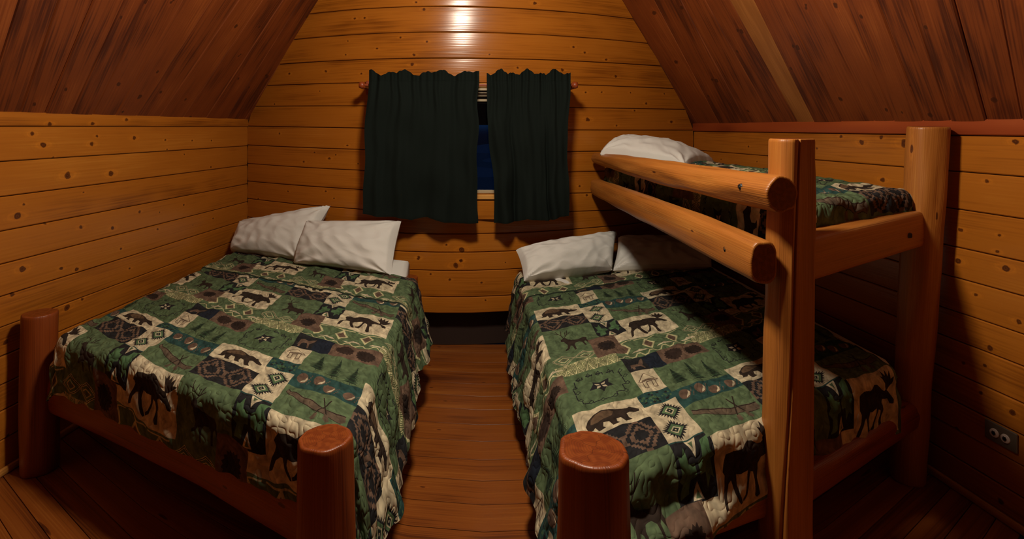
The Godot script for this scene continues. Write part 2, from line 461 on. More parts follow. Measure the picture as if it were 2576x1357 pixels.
# Sawn boards: bands of grain along x. bands: [row from, row to, tone]; knots: x, y, radius in pixels.
func wood_image(w: int, h: int, bands: Array, knots: Array, dark: Color, mid: Color, light: Color, seed_: int, contrast := 1.15) -> Array:
	var fine := noise_bytes(w, h, maxi(w / 40, 24), h, seed_, 0.22, 2)
	var wide := noise_bytes(w, h, maxi(w / 60, 16), maxi(h / 6, 16), seed_ + 1, 0.09, 3)
	var blot := noise_bytes(w, h, maxi(w / 10, 16), maxi(h / 5, 16), seed_ + 2, 0.05, 3)
	var lut := PackedByteArray()
	for i in 256:
		var t := i / 255.0
		var c := dark.lerp(mid, smoothstep(0.1, 0.5, t)) if t < 0.5 else mid.lerp(light, smoothstep(0.5, 0.95, t))
		lut.append_array([int(c.r * 255), int(c.g * 255), int(c.b * 255)])
	var out := PackedByteArray()
	out.resize(w * h * 3)
	var hgt := PackedByteArray()
	hgt.resize(w * h)
	var r := RandomNumberGenerator.new()
	r.seed = seed_
	for b in bands:
		var sh := r.randi_range(0, h - 1)
		var sx := r.randi_range(0, w - 1)
		var tone: float = b[2]
		for y in range(maxi(0, b[0]), mini(h, b[1])):
			var yy := ((y + sh) % h) * w
			for x in w:
				var q := yy + (x + sx if x + sx < w else 2 * w - 1 - x - sx)
				var g: int = (fine[q] * 38 + wide[q] * 34 + blot[q] * 28) / 100
				var v := clampi(128 + int((g - 128) * contrast + tone), 0, 255) * 3
				var o := y * w + x
				out[o * 3] = lut[v]
				out[o * 3 + 1] = lut[v + 1]
				out[o * 3 + 2] = lut[v + 2]
				hgt[o] = clampi(150 + (fine[q] - 128) / 2, 0, 255)
	for k in range(0, knots.size(), 3):
		var kx: float = knots[k]
		var ky: float = knots[k + 1]
		var kr: float = knots[k + 2]
		var R := int(kr * 5.0) + 2
		for y in range(maxi(0, int(ky) - R), mini(h, int(ky) + R)):
			for x in range(int(kx) - R * 2, int(kx) + R * 2):
				var dx := (x - kx)
				var dy := (y - ky)
				var an := wobble.get_noise_2d(dx / kr * 0.3 + kx, dy / kr * 0.3 + ky) * 0.3
				var d := sqrt(dx * dx * 0.75 + dy * dy) / kr + an
				var far := sqrt(dx * dx * 0.16 + dy * dy * 0.9) / kr
				var o := (y * w + posmod(x, w))
				var cr := float(out[o * 3])
				var cg := float(out[o * 3 + 1])
				var cb := float(out[o * 3 + 2])
				var f := 0.0
				if d < 1.0:
					f = 0.74 + 0.16 * sin(d * 7.0 + kx)
				elif d < 1.35:
					f = 0.85 - (d - 1.0) * 1.6
				else:
					# grain bending round the knot, in rings
					f = -0.11 * clampf(1.0 - absf(far - 1.4) / 1.1, 0.0, 1.0) + clampf(1.0 - far / 3.6, 0.0, 1.0) * 0.07 * sin(far * 7.0 + an * 6.0)
				cr = lerpf(cr, 60.0, clampf(f, -0.3, 0.95))
				cg = lerpf(cg, 25.0, clampf(f, -0.25, 0.95))
				cb = lerpf(cb, 9.0, clampf(f, -0.2, 0.95))
				out[o * 3] = clampi(int(cr), 0, 255)
				out[o * 3 + 1] = clampi(int(cg), 0, 255)
				out[o * 3 + 2] = clampi(int(cb), 0, 255)
	return [Image.create_from_data(w, h, false, Image.FORMAT_RGB8, out), Image.create_from_data(w, h, false, Image.FORMAT_L8, hgt)]


func random_knots(w: int, h: int, n: int, r0: float, r1: float) -> Array:
	var k := []
	for i in n:
		k.append_array([rng.randf() * w, rng.randf_range(0.12, 0.88) * h, rng.randf_range(r0, r1)])
	return k


func end_grain(size: int) -> Array:
	var im := Image.create(size, size, false, Image.FORMAT_RGB8)
	var hg := Image.create(size, size, false, Image.FORMAT_L8)
	for y in size:
		for x in size:
			var d := Vector2(x - size * 0.53, y - size * 0.47)
			var an := d.angle()
			var r := d.length() / size + 0.012 * wobble.get_noise_2d(x * 0.008, y * 0.008)
			var ring := 0.5 + 0.5 * sin(r * 150.0 + wobble.get_noise_2d(x * 0.02, y * 0.02) * 0.7)
			var blot := wobble.get_noise_2d(x * 0.02 + 40.0, y * 0.02)
			var c := Color(0.45, 0.20, 0.075).lerp(Color(0.51, 0.245, 0.095), clampf(0.5 + blot, 0.0, 1.0)).darkened(0.10 * ring)
			var check := 0.0
			for q in [0.4, 2.1, 3.9, 5.2]:
				var da := absf(angle_difference(an, q + 0.1 * sin(r * 30.0)))
				check = maxf(check, 1.0 - da * r * size / 1.5)
			if check > 0.0 and r > 0.05:
				c = c.lerp(Color(0.2, 0.07, 0.02), clampf(check, 0.0, 1.0) * 0.8)
			im.set_pixel(x, y, c)
			hg.set_pixel(x, y, Color(0.6 - 0.2 * ring, 0, 0))
	return [im, hg]


func wall_texture(w: int, h: int, x0: float, span: float, top: float, seams: Array, knots: Array, seed_: int) -> Array:
	# seams: heights of the joints, from the top down
	var bands := []
	var r := RandomNumberGenerator.new()
	r.seed = seed_ * 13
	var last := 0
	for s in seams:
		var y := clampi(int((top - s) / top * h), 0, h)
		bands.append([last, y, r.randf_range(-26.0, 22.0)])
		last = y
	bands.append([last, h, 0.0])
	var ks := []
	for k in range(0, knots.size(), 3):
		ks.append_array([(knots[k] - x0) / span * w, (top - knots[k + 1]) / top * h, 0.0050 * knots[k + 2] / span * w])
	return wood_image(w, h, bands, ks, Color8(116, 61, 14), Color8(168, 98, 27), Color8(188, 119, 42), seed_, 0.8)


func make_materials() -> void:
	var bs := []
	for s in BACK_SEAMS:
		bs.append(s[0])
	M.back = tex_mat(wall_texture(1536, 1088, -1.9, 3.8, 2.7, bs, KNOTS_B, 11), 0.24, 0.10)
	M.left = tex_mat(wall_texture(1120, 680, -0.9, 2.8, 1.7, LEFT_H, KNOTS_L, 21), 0.36, 0.08)
	M.right = tex_mat(wall_texture(1120, 680, -0.9, 2.8, 1.7, RIGHT_H, KNOTS_R, 31), 0.33, 0.08)
	M.roof = []
	M.floor = []
	M.pole = []
	for i in 4:
		M.roof.append(tex_mat(wood_image(1024, 96, [[0, 96, [-30.0, 0.0, 20.0, -12.0][i]]], random_knots(1024, 96, 6, 2.0, 4.5), Color8(76, 31, 13), Color8(126, 60, 22), Color8(152, 80, 33), 41 + i), 0.5, 0.06))
		M.floor.append(tex_mat(wood_image(1024, 96, [[0, 96, [-14.0, 4.0, 16.0, -24.0][i]]], random_knots(1024, 96, 5, 1.6, 3.6), Color8(90, 43, 15), Color8(134, 71, 24), Color8(156, 92, 36), 51 + i, 1.2), 0.36, 0.05))
	M.roof.append(tex_mat(wood_image(1024, 96, [[0, 96, 30.0]], random_knots(1024, 96, 4, 2.0, 3.5), Color8(106, 58, 22), Color8(146, 88, 38), Color8(170, 108, 52), 46), 0.5, 0.06))
	for i in 2:
		M.pole.append(tex_mat(wood_image(768, 384, [[0, 384, [0.0, 8.0][i]]], random_knots(768, 384, 6, 2.0, 4.0), [Color8(88, 36, 10), Color8(112, 60, 20)][i], [Color8(128, 58, 17), Color8(162, 97, 37)][i], [Color8(146, 74, 26), Color8(184, 121, 54)][i], 61 + i), [0.42, 0.42][i], 0.16))
	M.rail_red = tex_mat(wood_image(512, 96, [[0, 96, 0.0]], random_knots(512, 96, 4, 2.0, 4.0), Color8(104, 38, 16), Color8(140, 60, 24), Color8(160, 78, 34), 71), 0.4, 0.05)
	var eg := end_grain(256)
	M.end = tex_mat(eg, 0.3, 0.05)
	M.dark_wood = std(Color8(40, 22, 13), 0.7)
	M.backing = std(Color8(46, 24, 10), 0.9)
	M.trim = tex_mat(wood_image(512, 64, [[0, 64, 10.0]], [], Color8(140, 84, 34), Color8(190, 128, 58), Color8(212, 152, 78), 72), 0.4, 0.0)
	M.brass = std(Color8(150, 112, 52), 0.35)
	M.brass.metallic = 0.9
	M.lamp_glass = std(Color8(255, 240, 215), 0.4)
	M.lamp_glass.emission_enabled = true
	M.lamp_glass.emission = Color(1.0, 0.945, 0.86)
	M.lamp_glass.emission_energy_multiplier = 14.0
	M.curtain = std(Color8(20, 26, 23), 0.9, 0.2)
	M.curtain_inner = M.curtain
	M.glass = std(Color(0.03, 0.05, 0.08, 0.08), 0.03)
	M.glass.transparency = BaseMaterial3D.TRANSPARENCY_ALPHA
	M.sash = std(Color8(176, 156, 124), 0.4)
	M.sash_dark = std(Color8(40, 30, 24), 0.5)
	M.linen = linen()
	M.quilt = quilt_material()
	M.quilt_back = std(Color8(92, 110, 78), 0.9)
	M.bolt = std(Color8(30, 24, 22), 0.45)
	M.binding = std(Color8(44, 56, 44), 0.9)
	M.plate = std(Color8(96, 84, 70), 0.35)
	M.socket = std(Color8(214, 200, 186), 0.4)
	M.slot = std(Color8(38, 26, 22), 0.7)
	M.ground = std(Color8(150, 190, 200), 0.95)
	M.bank = std(Color8(214, 222, 236), 0.95)


func linen() -> StandardMaterial3D:
	var m := std(Color8(214, 211, 205), 0.9, 0.2)
	var n := FastNoiseLite.new()
	n.seed = 5
	n.frequency = 0.02
	n.fractal_octaves = 4
	var im := n.get_seamless_image(512, 512, false, false, 0.1)
	im.convert(Image.FORMAT_L8)
	m.heightmap_enabled = true
	m.heightmap_texture = ImageTexture.create_from_image(im)
	m.heightmap_scale = 0.06
	return m


# ---------------------------------------------------------------- the quilt's print
var TW := 1024
var TH := 1280
var ink: Image


func X0(p: float) -> float: return p * TW
func Y0(q: float) -> float: return (1.0 - q) * TH


func fill(pts: Array, c: Color) -> void:
	var lo := 1e9
	var hi := -1e9
	for p in pts:
		lo = minf(lo, p.y)
		hi = maxf(hi, p.y)
	for y in range(int(floor(lo)), int(ceil(hi)) + 1):
		var xs := []
		var yc := y + 0.5
		for i in pts.size():
			var a: Vector2 = pts[i]
			var b: Vector2 = pts[(i + 1) % pts.size()]
			if (a.y <= yc) != (b.y <= yc):
				xs.append(a.x + (yc - a.y) / (b.y - a.y) * (b.x - a.x))
		xs.sort()
		for k in range(0, xs.size() - 1, 2):
			span(int(round(xs[k])), int(round(xs[k + 1])), y, c)


func span(xa: int, xb: int, y: int, c: Color) -> void:
	if xb <= xa:
		return
	var yy := posmod(y, TH)
	var x := posmod(xa, TW)
	var n := mini(xb - xa, TW)
	var first := mini(n, TW - x)
	ink.fill_rect(Rect2i(x, yy, first, 1), c)
	if n > first:
		ink.fill_rect(Rect2i(0, yy, n - first, 1), c)


# panel frame: local (0..1, 0..1 up) to the tile
var fr := Rect2()
func L(x: float, y: float) -> Vector2:
	return Vector2(X0(fr.position.x + x * fr.size.x), Y0(fr.position.y + y * fr.size.y))


func panel(p0: float, q0: float, p1: float, q1: float, c: Color) -> void:
	fr = Rect2(p0, q0, p1 - p0, q1 - q0)
	fill([L(0, 0), L(1, 0), L(1, 1), L(0, 1)], c)


func shape(flat: Array, c: Color) -> void:
	var a := []
	for i in range(0, flat.size(), 2):
		a.append(L(flat[i], flat[i + 1]))
	fill(a, c)


func stroke(flat: Array, w: float, c: Color) -> void:
	for i in range(0, flat.size() - 2, 2):
		var a := L(flat[i], flat[i + 1])
		var b := L(flat[i + 2], flat[i + 3])
		var n := (b - a).normalized().orthogonal() * w * 0.5
		var e := (b - a).normalized() * w * 0.5
		fill([a + n - e, b + n + e, b - n + e, a - n - e], c)


func oval(x: float, y: float, rx: float, ry: float, c: Color, jag := 0.0, n := 24) -> void:
	var a := []
	for i in n:
		var t := TAU * i / n
		var k := 1.0 - jag * (i % 2)
		a.append(L(x + rx * k * cos(t), y + ry * k * sin(t)))
	fill(a, c)


func quilt_material() -> StandardMaterial3D:
	ink = Image.create(TW, TH, false, Image.FORMAT_RGB8)
	var green := Color8(97, 116, 82)
	var deep := Color8(48, 68, 48)
	var cream := Color8(214, 198, 164)
	var brown := Color8(116, 92, 76)
	var dark := Color8(54, 43, 36)
	var teal := Color8(48, 80, 76)
	var black := Color8(40, 40, 42)
	var straw := Color8(206, 198, 150)
	ink.fill(green)
	# wide ikat band and the zigzag band
	panel(0.0, 0.585, 0.42, 0.715, straw)
	for k in 6:
		var cx := (k + 0.5) / 6.0
		for q in 4:
			var e: float = [1.0, 0.74, 0.48, 0.22][q]
			stroke([cx - 0.085 * e, 0.42, cx, 0.42 + 0.40 * e, cx + 0.085 * e, 0.42, cx, 0.42 - 0.40 * e, cx - 0.085 * e, 0.42], 4.5, Color8(92, 104, 66))
		for w in [0.0, 1.0]:
			for q in 2:
				var e: float = [0.8, 0.4][q]
				stroke([cx + 0.083 - 0.05 * e, w, cx + 0.083, w + (0.36 * e if w < 0.5 else -0.36 * e), cx + 0.083 + 0.05 * e, w], 4.5, Color8(92, 104, 66))
	panel(0.0, 0.672, 0.30, 0.765, green)
	for i in 2:
		var x := 0.25 + i * 0.5
		stroke([x - 0.25, 0.5, x, 0.95, x + 0.25, 0.5, x, 0.05, x - 0.25, 0.5], 12.0, straw)
		stroke([x - 0.25, 0.5, x, 0.95, x + 0.25, 0.5, x, 0.05, x - 0.25, 0.5], 4.0, black)
		stroke([x - 0.12, 0.5, x, 0.72, x + 0.12, 0.5, x, 0.28, x - 0.12, 0.5], 6.0, straw)
		for k in 5:
			oval(x - 0.08 + k * 0.04, 0.5, 0.012, 0.06, brown)
	panel(0.42, 0.585, 1.0, 0.765, green)
	for i in 3:
		var x := 0.14 + i * 0.33
		shape([x - 0.09, 0.62, x, 0.92, x + 0.09, 0.62, x, 0.32], straw)
		shape([x - 0.06, 0.62, x, 0.82, x + 0.06, 0.62, x, 0.42], brown)
		stroke([x - 0.14, 0.95, x, 0.90], 8.0, straw)
		stroke([x + 0.14, 0.95, x, 0.90], 8.0, straw)
		shape([x + 0.05, 0.30, x + 0.09, 0.36, x + 0.13, 0.36, x + 0.17, 0.42, x + 0.21, 0.36, x + 0.25, 0.36, x + 0.29, 0.30], cream)
	var zz := []
	for i in 13:
		var x := i / 12.0
		zz.append_array([x, [0.12, 0.24][i % 2], x + 0.042, [0.12, 0.24][i % 2]])
	stroke(zz, 9.0, straw)
	for i in 4:
		shape([0.02 + i * 0.25, 0.0, 0.08 + i * 0.25, 0.07, 0.12 + i * 0.25, 0.07, 0.18 + i * 0.25, 0.0], cream)
	# column of the elk, the stepped weave, the bear and the medallion
	panel(0.0, 0.765, 0.40, 1.03, green)
	fr = Rect2(0.05, 0.775, 0.30, 0.23)
	shape([0.20, 0.58, 0.22, 0.64, 0.28, 0.68, 0.33, 0.66, 0.37, 0.58, 0.44, 0.51, 0.60, 0.49, 0.74, 0.51, 0.81, 0.45, 0.79, 0.36, 0.83, 0.26, 0.88, 0.12, 0.84, 0.11, 0.79, 0.24, 0.74, 0.32, 0.71, 0.28, 0.73, 0.11, 0.69, 0.11, 0.66, 0.28, 0.60, 0.33, 0.50, 0.32, 0.47, 0.27, 0.48, 0.10, 0.44, 0.10, 0.42, 0.26, 0.38, 0.30, 0.33, 0.21, 0.24, 0.16, 0.23, 0.20, 0.30, 0.26, 0.32, 0.36, 0.29, 0.46, 0.27, 0.55], dark)
	stroke([0.29, 0.67, 0.25, 0.77, 0.16, 0.86, 0.14, 0.96], 5.0, dark)
	stroke([0.25, 0.77, 0.27, 0.92], 5.0, dark)
	stroke([0.20, 0.82, 0.10, 0.84], 5.0, dark)
	stroke([0.31, 0.67, 0.38, 0.76, 0.43, 0.92], 5.0, dark)
	stroke([0.38, 0.76, 0.48, 0.84], 5.0, dark)
	stroke([0.34, 0.71, 0.36, 0.86], 5.0, dark)
	panel(0.0, 0.03, 0.385, 0.188, black)
	for j in 14:
		for i in 34:
			var dx := absf(fposmod(i + 0.5, 17.0) - 8.5)
			var dy := absf(j + 0.5 - 7.0)
			var d := int((dx + dy * 1.25) / 2.0)
			if d == 2 or d == 4 or (d == 0 and dx > 20.0):
				fill([L(i / 34.0, j / 14.0), L((i + 1.05) / 34.0, j / 14.0), L((i + 1.05) / 34.0, (j + 1.05) / 14.0), L(i / 34.0, (j + 1.05) / 14.0)], brown)
	panel(0.0, 0.188, 0.385, 0.325, cream)
	shape([0.14, 0.30, 0.13, 0.46, 0.18, 0.62, 0.28, 0.76, 0.40, 0.82, 0.52, 0.78, 0.60, 0.72, 0.70, 0.68, 0.77, 0.62, 0.80, 0.66, 0.83, 0.58, 0.92, 0.46, 0.91, 0.38, 0.84, 0.36, 0.76, 0.40, 0.71, 0.36, 0.72, 0.22, 0.76, 0.14, 0.66, 0.12, 0.61, 0.30, 0.55, 0.32, 0.54, 0.20, 0.57, 0.12, 0.47, 0.11, 0.44, 0.30, 0.36, 0.32, 0.34, 0.20, 0.37, 0.13, 0.27, 0.12, 0.24, 0.30, 0.20, 0.22, 0.10, 0.2], dark)
	shape([0.20, 0.48, 0.22, 0.62, 0.30, 0.73, 0.40, 0.78, 0.50, 0.75, 0.56, 0.66, 0.52, 0.54, 0.40, 0.46, 0.30, 0.42], Color8(104, 82, 62))
	panel(0.0, 0.325, 0.425, 0.585, Color8(92, 112, 78))
	var sq := [[0.14, 0.24], [0.14, 0.44], [0.14, 0.62], [0.22, 0.80], [0.38, 0.86], [0.54, 0.88], [0.70, 0.84], [0.86, 0.76], [0.88, 0.56], [0.86, 0.38], [0.78, 0.20], [0.60, 0.13], [0.42, 0.12], [0.26, 0.15]]
	for i in sq.size():
		var a: Array = sq[i]
		var b: Array = sq[(i + 1) % sq.size()]
		var mx := lerpf(a[0], b[0], 0.6)
		stroke([a[0], a[1], mx, a[1], mx, lerpf(a[1], b[1], 0.8)], 6.0, black)
		stroke([a[0], a[1], a[0] + 0.045, a[1] + 0.05, a[0] + 0.07, a[1] + 0.0, a[0] + 0.03, a[1] - 0.03, a[0], a[1]], 4.0, black)
	shape([0.34, 0.42, 0.42, 0.56, 0.44, 0.68, 0.54, 0.62, 0.68, 0.66, 0.64, 0.52, 0.70, 0.42, 0.58, 0.40, 0.52, 0.30, 0.46, 0.40], black)
	for i in 4:
		var t := PI / 4 + i * PI / 2
		var d := Vector2(cos(t), sin(t))
		var o := d.orthogonal()
		shape([0.52 + d.x * 0.015, 0.49 + d.y * 0.02, 0.52 + d.x * 0.06 + o.x * 0.03, 0.49 + d.y * 0.07 + o.y * 0.035, 0.52 + d.x * 0.115, 0.49 + d.y * 0.13, 0.52 + d.x * 0.06 - o.x * 0.03, 0.49 + d.y * 0.07 - o.y * 0.035], cream)
	# narrow column: star weave, serrated diamonds, leaf strip, cabin, night panel, cone
	panel(0.385, 0.84, 0.60, 1.03, black)
	shape([0.06, 0.10, 0.30, 0.16, 0.34, 0.38, 0.48, 0.42, 0.46, 0.60, 0.30, 0.62, 0.26, 0.84, 0.16, 0.70, 0.06, 0.74, 0.12, 0.52, 0.03, 0.44, 0.14, 0.34], Color8(84, 116, 78))
	shape([0.94, 0.90, 0.70, 0.84, 0.66, 0.62, 0.54, 0.58, 0.56, 0.40, 0.72, 0.38, 0.76, 0.16, 0.86, 0.30, 0.94, 0.26, 0.90, 0.48, 0.97, 0.56, 0.88, 0.66], Color8(84, 116, 78))
	shape([0.36, 0.98, 0.66, 0.98, 0.50, 0.66], cream)
	shape([0.44, 0.93, 0.56, 0.93, 0.50, 0.80], green)
	shape([0.34, 0.03, 0.64, 0.03, 0.48, 0.32], cream)
	shape([0.42, 0.07, 0.56, 0.07, 0.49, 0.20], green)
	stroke([0.0, 0.985, 1.0, 0.985], 9.0, teal)
	stroke([0.0, 0.02, 1.0, 0.02], 9.0, black)
	panel(0.385, 0.03, 0.585, 0.25, cream)
	for k in 2:
		var cx: float = [0.42, 0.60][k]
		var cy: float = [0.27, 0.73][k]
		var saw := []
		for i in 4:
			var a := Vector2(cos(i * PI / 2), sin(i * PI / 2))
			var b := Vector2(cos((i + 1) * PI / 2), sin((i + 1) * PI / 2))
			for s in 6:
				var e := a.lerp(b, s / 6.0)
				var g := a.lerp(b, (s + 0.5) / 6.0)
				saw.append_array([cx + e.x * 0.30, cy + e.y * 0.19, cx + g.x * 0.44 + (0.0), cy + g.y * 0.28])
		shape(saw, black)
		shape([cx - 0.25, cy, cx, cy + 0.165, cx + 0.25, cy, cx, cy - 0.165], Color8(92, 118, 82))
		stroke([cx - 0.13, cy, cx, cy + 0.085, cx + 0.13, cy, cx, cy - 0.085, cx - 0.13, cy], 6.0, cream)
		shape([cx - 0.09, cy, cx, cy + 0.06, cx + 0.09, cy, cx, cy - 0.06], black)
		shape([cx - 0.03, cy, cx, cy + 0.022, cx + 0.03, cy, cx, cy - 0.022], cream)
	panel(0.385, 0.25, 0.585, 0.325, teal)
	for i in 34:
		oval(rng.randf_range(0.05, 0.95), rng.randf_range(0.15, 0.85), rng.randf_range(0.03, 0.07), rng.randf_range(0.06, 0.12), Color8(82, 112, 78) if i % 3 else black, 0.4, 10)
	panel(0.425, 0.325, 0.585, 0.472, cream)
	var pen := Color8(104, 82, 68)
	stroke([0.24, 0.22, 0.24, 0.52, 0.76, 0.52, 0.76, 0.22, 0.60, 0.22, 0.60, 0.44, 0.38, 0.44, 0.38, 0.22, 0.24, 0.22], 5.0, pen)
	stroke([0.10, 0.50, 0.46, 0.82, 0.90, 0.52], 5.0, pen)
	stroke([0.14, 0.48, 0.88, 0.50], 5.0, pen)
	panel(0.425, 0.472, 0.69, 0.60, black)
	shape([0.08, 0.18, 0.14, 0.52, 0.24, 0.56, 0.36, 0.55, 0.42, 0.70, 0.52, 0.84, 0.50, 0.66, 0.46, 0.46, 0.42, 0.36, 0.44, 0.10, 0.40, 0.10, 0.36, 0.34, 0.26, 0.36, 0.20, 0.30, 0.18, 0.12, 0.13, 0.12, 0.13, 0.34], brown)
	panel(0.565, 0.472, 0.69, 0.60, Color8(34, 40, 52))
	panel(0.29, 0.66, 0.50, 0.845, brown)
	oval(0.5, 0.5, 0.34, 0.27, Color8(54, 42, 36), 0.18, 34)
	oval(0.5, 0.5, 0.22, 0.17, Color8(44, 36, 34), 0.3, 22)
	# wide column: canoe, paw prints, pines, cones, moose
	panel(0.585, 0.0, 1.0, 0.174, green)
	shape([0.06, 0.86, 0.12, 0.78, 0.34, 0.66, 0.60, 0.54, 0.84, 0.44, 0.95, 0.46, 0.97, 0.32, 0.92, 0.22, 0.80, 0.24, 0.56, 0.34, 0.30, 0.48, 0.13, 0.60, 0.05, 0.72], Color8(104, 88, 72))
	stroke([0.07, 0.84, 0.12, 0.76, 0.34, 0.64, 0.60, 0.52, 0.84, 0.42, 0.95, 0.45], 6.0, dark)
	stroke([0.05, 0.74, 0.13, 0.60, 0.30, 0.48, 0.56, 0.34, 0.80, 0.24, 0.92, 0.22], 4.0, dark)
	stroke([0.60, 0.78, 0.72, 0.30], 7.0, dark)
	stroke([0.70, 0.78, 0.58, 0.28], 7.0, dark)
	shape([0.70, 0.32, 0.75, 0.28, 0.79, 0.12, 0.75, 0.08, 0.70, 0.14], Color8(104, 88, 72))
	shape([0.56, 0.28, 0.61, 0.28, 0.60, 0.10, 0.56, 0.06, 0.53, 0.12], Color8(104, 88, 72))
	panel(0.585, 0.174, 1.0, 0.283, teal)
	for i in 4:
		var x: float = [0.14, 0.40, 0.58, 0.86][i]
		var y: float = [0.62, 0.66, 0.36, 0.40][i]
		oval(x, y, 0.085, 0.26, brown)
		shape([x - 0.01, y - 0.22, x + 0.05, y - 0.16, x + 0.078, y + 0.0, x + 0.066, y + 0.12, x + 0.045, y - 0.02, x + 0.01, y - 0.12], cream)
		for d in 6:
			oval(x + 0.10 + 0.016 * (d % 3), y - 0.22 + d * 0.08, 0.009, 0.03, brown)
	panel(0.585, 0.283, 1.0, 0.475, green)
	for i in 3:
		var x: float = [0.24, 0.52, 0.80][i]
		var b: float = [0.20, 0.06, 0.02][i]
		var hh: float = [0.62, 0.84, 0.74][i]
		var r := RandomNumberGenerator.new()
		r.seed = 90 + i
		stroke([x, b, x, b + hh], 4.0, black)
		for k in 15:
			var t := k / 15.0
			var y := b + hh * (0.10 + 0.88 * t)
			var w := 0.13 * (1.0 - t) + 0.012
			shape([x - w * r.randf_range(0.7, 1.15), y - 0.045, x - w * 0.5, y - 0.01, x, y + 0.04, x + w * 0.5, y - 0.008, x + w * r.randf_range(0.7, 1.15), y - 0.05, x + w * 0.3, y - 0.03, x - w * 0.3, y - 0.025], deep if k % 3 == 1 else Color8(38, 50, 38))
	panel(0.69, 0.475, 1.03, 0.60, brown)
	oval(0.28, 0.52, 0.20, 0.36, Color8(58, 44, 38), 0.16, 34)
	oval(0.72, 0.44, 0.20, 0.36, Color8(54, 42, 36), 0.16, 34)
	panel(0.495, 0.765, 1.0, 0.84, cream)
	panel(0.60, 0.765, 1.0, 1.0, cream)
	fr = Rect2(0.565, 0.765, 0.435, 0.235)
	shape([0.20, 0.60, 0.24, 0.70, 0.34, 0.74, 0.46, 0.73, 0.54, 0.80, 0.60, 0.78, 0.68, 0.70, 0.75, 0.66, 0.80, 0.67, 0.84, 0.62, 0.93, 0.47, 0.92, 0.41, 0.87, 0.41, 0.83, 0.49, 0.78, 0.49, 0.72, 0.51, 0.68, 0.46, 0.70, 0.36, 0.67, 0.28, 0.69, 0.10, 0.65, 0.08, 0.62, 0.12, 0.63, 0.28, 0.61, 0.38, 0.57, 0.40, 0.54, 0.28, 0.50, 0.15, 0.44, 0.11, 0.43, 0.15, 0.47, 0.19, 0.52, 0.32, 0.53, 0.43, 0.44, 0.41, 0.38, 0.43, 0.36, 0.32, 0.38, 0.22, 0.43, 0.10, 0.40, 0.08, 0.36, 0.13, 0.32, 0.24, 0.30, 0.38, 0.26, 0.36, 0.20, 0.28, 0.16, 0.13, 0.12, 0.10, 0.12, 0.15, 0.15, 0.29, 0.19, 0.39, 0.21, 0.48, 0.18, 0.54], dark)
	shape([0.79, 0.65, 0.78, 0.76, 0.71, 0.90, 0.76, 0.87, 0.77, 0.97, 0.81, 0.87, 0.85, 0.95, 0.86, 0.84, 0.92, 0.90, 0.91, 0.79, 0.99, 0.79, 0.92, 0.72, 0.84, 0.66], dark)
	# weave: a mottled cotton
	var mott := noise_bytes(TW, TH, 256, 320, 81, 0.06, 4)
	var d8 := ink.get_data()
	for i in TW * TH:
		var k := 85 + (mott[i] - 128) / 6
		for ch in 3:
			d8[i * 3 + ch] = mini(d8[i * 3 + ch] * k / 100, 255)
	var img := Image.create_from_data(TW, TH, false, Image.FORMAT_RGB8, d8)
	# wandering quilting stitches: valleys where the noise crosses zero
	var n := FastNoiseLite.new()
	n.seed = 9
	n.noise_type = FastNoiseLite.TYPE_SIMPLEX_SMOOTH
	n.frequency = 0.035
	n.fractal_type = FastNoiseLite.FRACTAL_NONE
	var st := n.get_seamless_image(512, 640, false, false, 0.1)
	st.convert(Image.FORMAT_L8)
	var sb := st.get_data()
	for i in sb.size():
		sb[i] = int(255.0 * pow(clampf(absf(sb[i] - 128.0) / 90.0, 0.0, 1.0), 0.5))
	var m := std(Color.WHITE, 0.88, 0.25)
	m.albedo_texture = ImageTexture.create_from_image(img)
	m.heightmap_enabled = true
	m.heightmap_texture = ImageTexture.create_from_image(Image.create_from_data(512, 640, false, Image.FORMAT_L8, sb))
	m.heightmap_scale = 0.38
	return m


# ---------------------------------------------------------------- walls
func plan_z(x: float) -> float:
	for i in BACK_PLAN.size() - 1:
		if x <= BACK_PLAN[i + 1].x or i == BACK_PLAN.size() - 2:
			var t: float = (x - BACK_PLAN[i].x) / (BACK_PLAN[i + 1].x - BACK_PLAN[i].x)
			return lerpf(BACK_PLAN[i].y, BACK_PLAN[i + 1].y, t)
	return 0.0


func seam_y(s: Array, x: float) -> float:
	return s[0] + s[1] * x + s[2] * x * x


func gable_x(y: float, side: int) -> float:
	# where the wall meets the side wall or the roof slope
	var x: float = LEFT1.x if side < 0 else RIGHT1.x
	for k in 12:
		var z := plan_z(x)
		var p0: Vector2 = LEFT0 if side < 0 else RIGHT0
		var n: Vector2 = NL if side < 0 else NR
		var d := (Vector2(x, z) - p0).dot(n)
		var want := maxf(0.006, (y - (1.556 if side < 0 else 1.52)) / (TAN_L if side < 0 else TAN_R))
		x += (want - d) / n.x
	return x


func wall_board(called: String, lo_s: Callable, hi_s: Callable, xa: Callable, xb: Callable, parent: Node, mat: Material, nx: int) -> void:
	var lo := PackedVector3Array()
	var hi := PackedVector3Array()
	var ns := PackedVector3Array()
	var j := rng.randf_range(-0.002, 0.002)
	for i in nx + 1:
		var t := float(i) / nx
		var yl: float = lo_s.call(0.0)
		var yh: float = hi_s.call(0.0)
		var xl := lerpf(xa.call(yl), xb.call(yl), t)
		var xh := lerpf(xa.call(yh), xb.call(yh), t)
		lo.append(Vector3(xl, lo_s.call(xl) + 0.0021, plan_z(xl) + j))
		hi.append(Vector3(xh, hi_s.call(xh) - 0.0021, plan_z(xh) + j))
		var e := 0.02
		ns.append(Vector3(-(plan_z(xl + e) - plan_z(xl - e)) / (2 * e), 0, 1).normalized())
	var uv := func(p: Vector3, _i, _a) -> Vector2: return Vector2((p.x + 1.9) / 3.8, 1.0 - p.y / 2.7)
	part(plank(lo, hi, ns, 0.028, 0.004, 0.0015, uv), called, mat, parent)


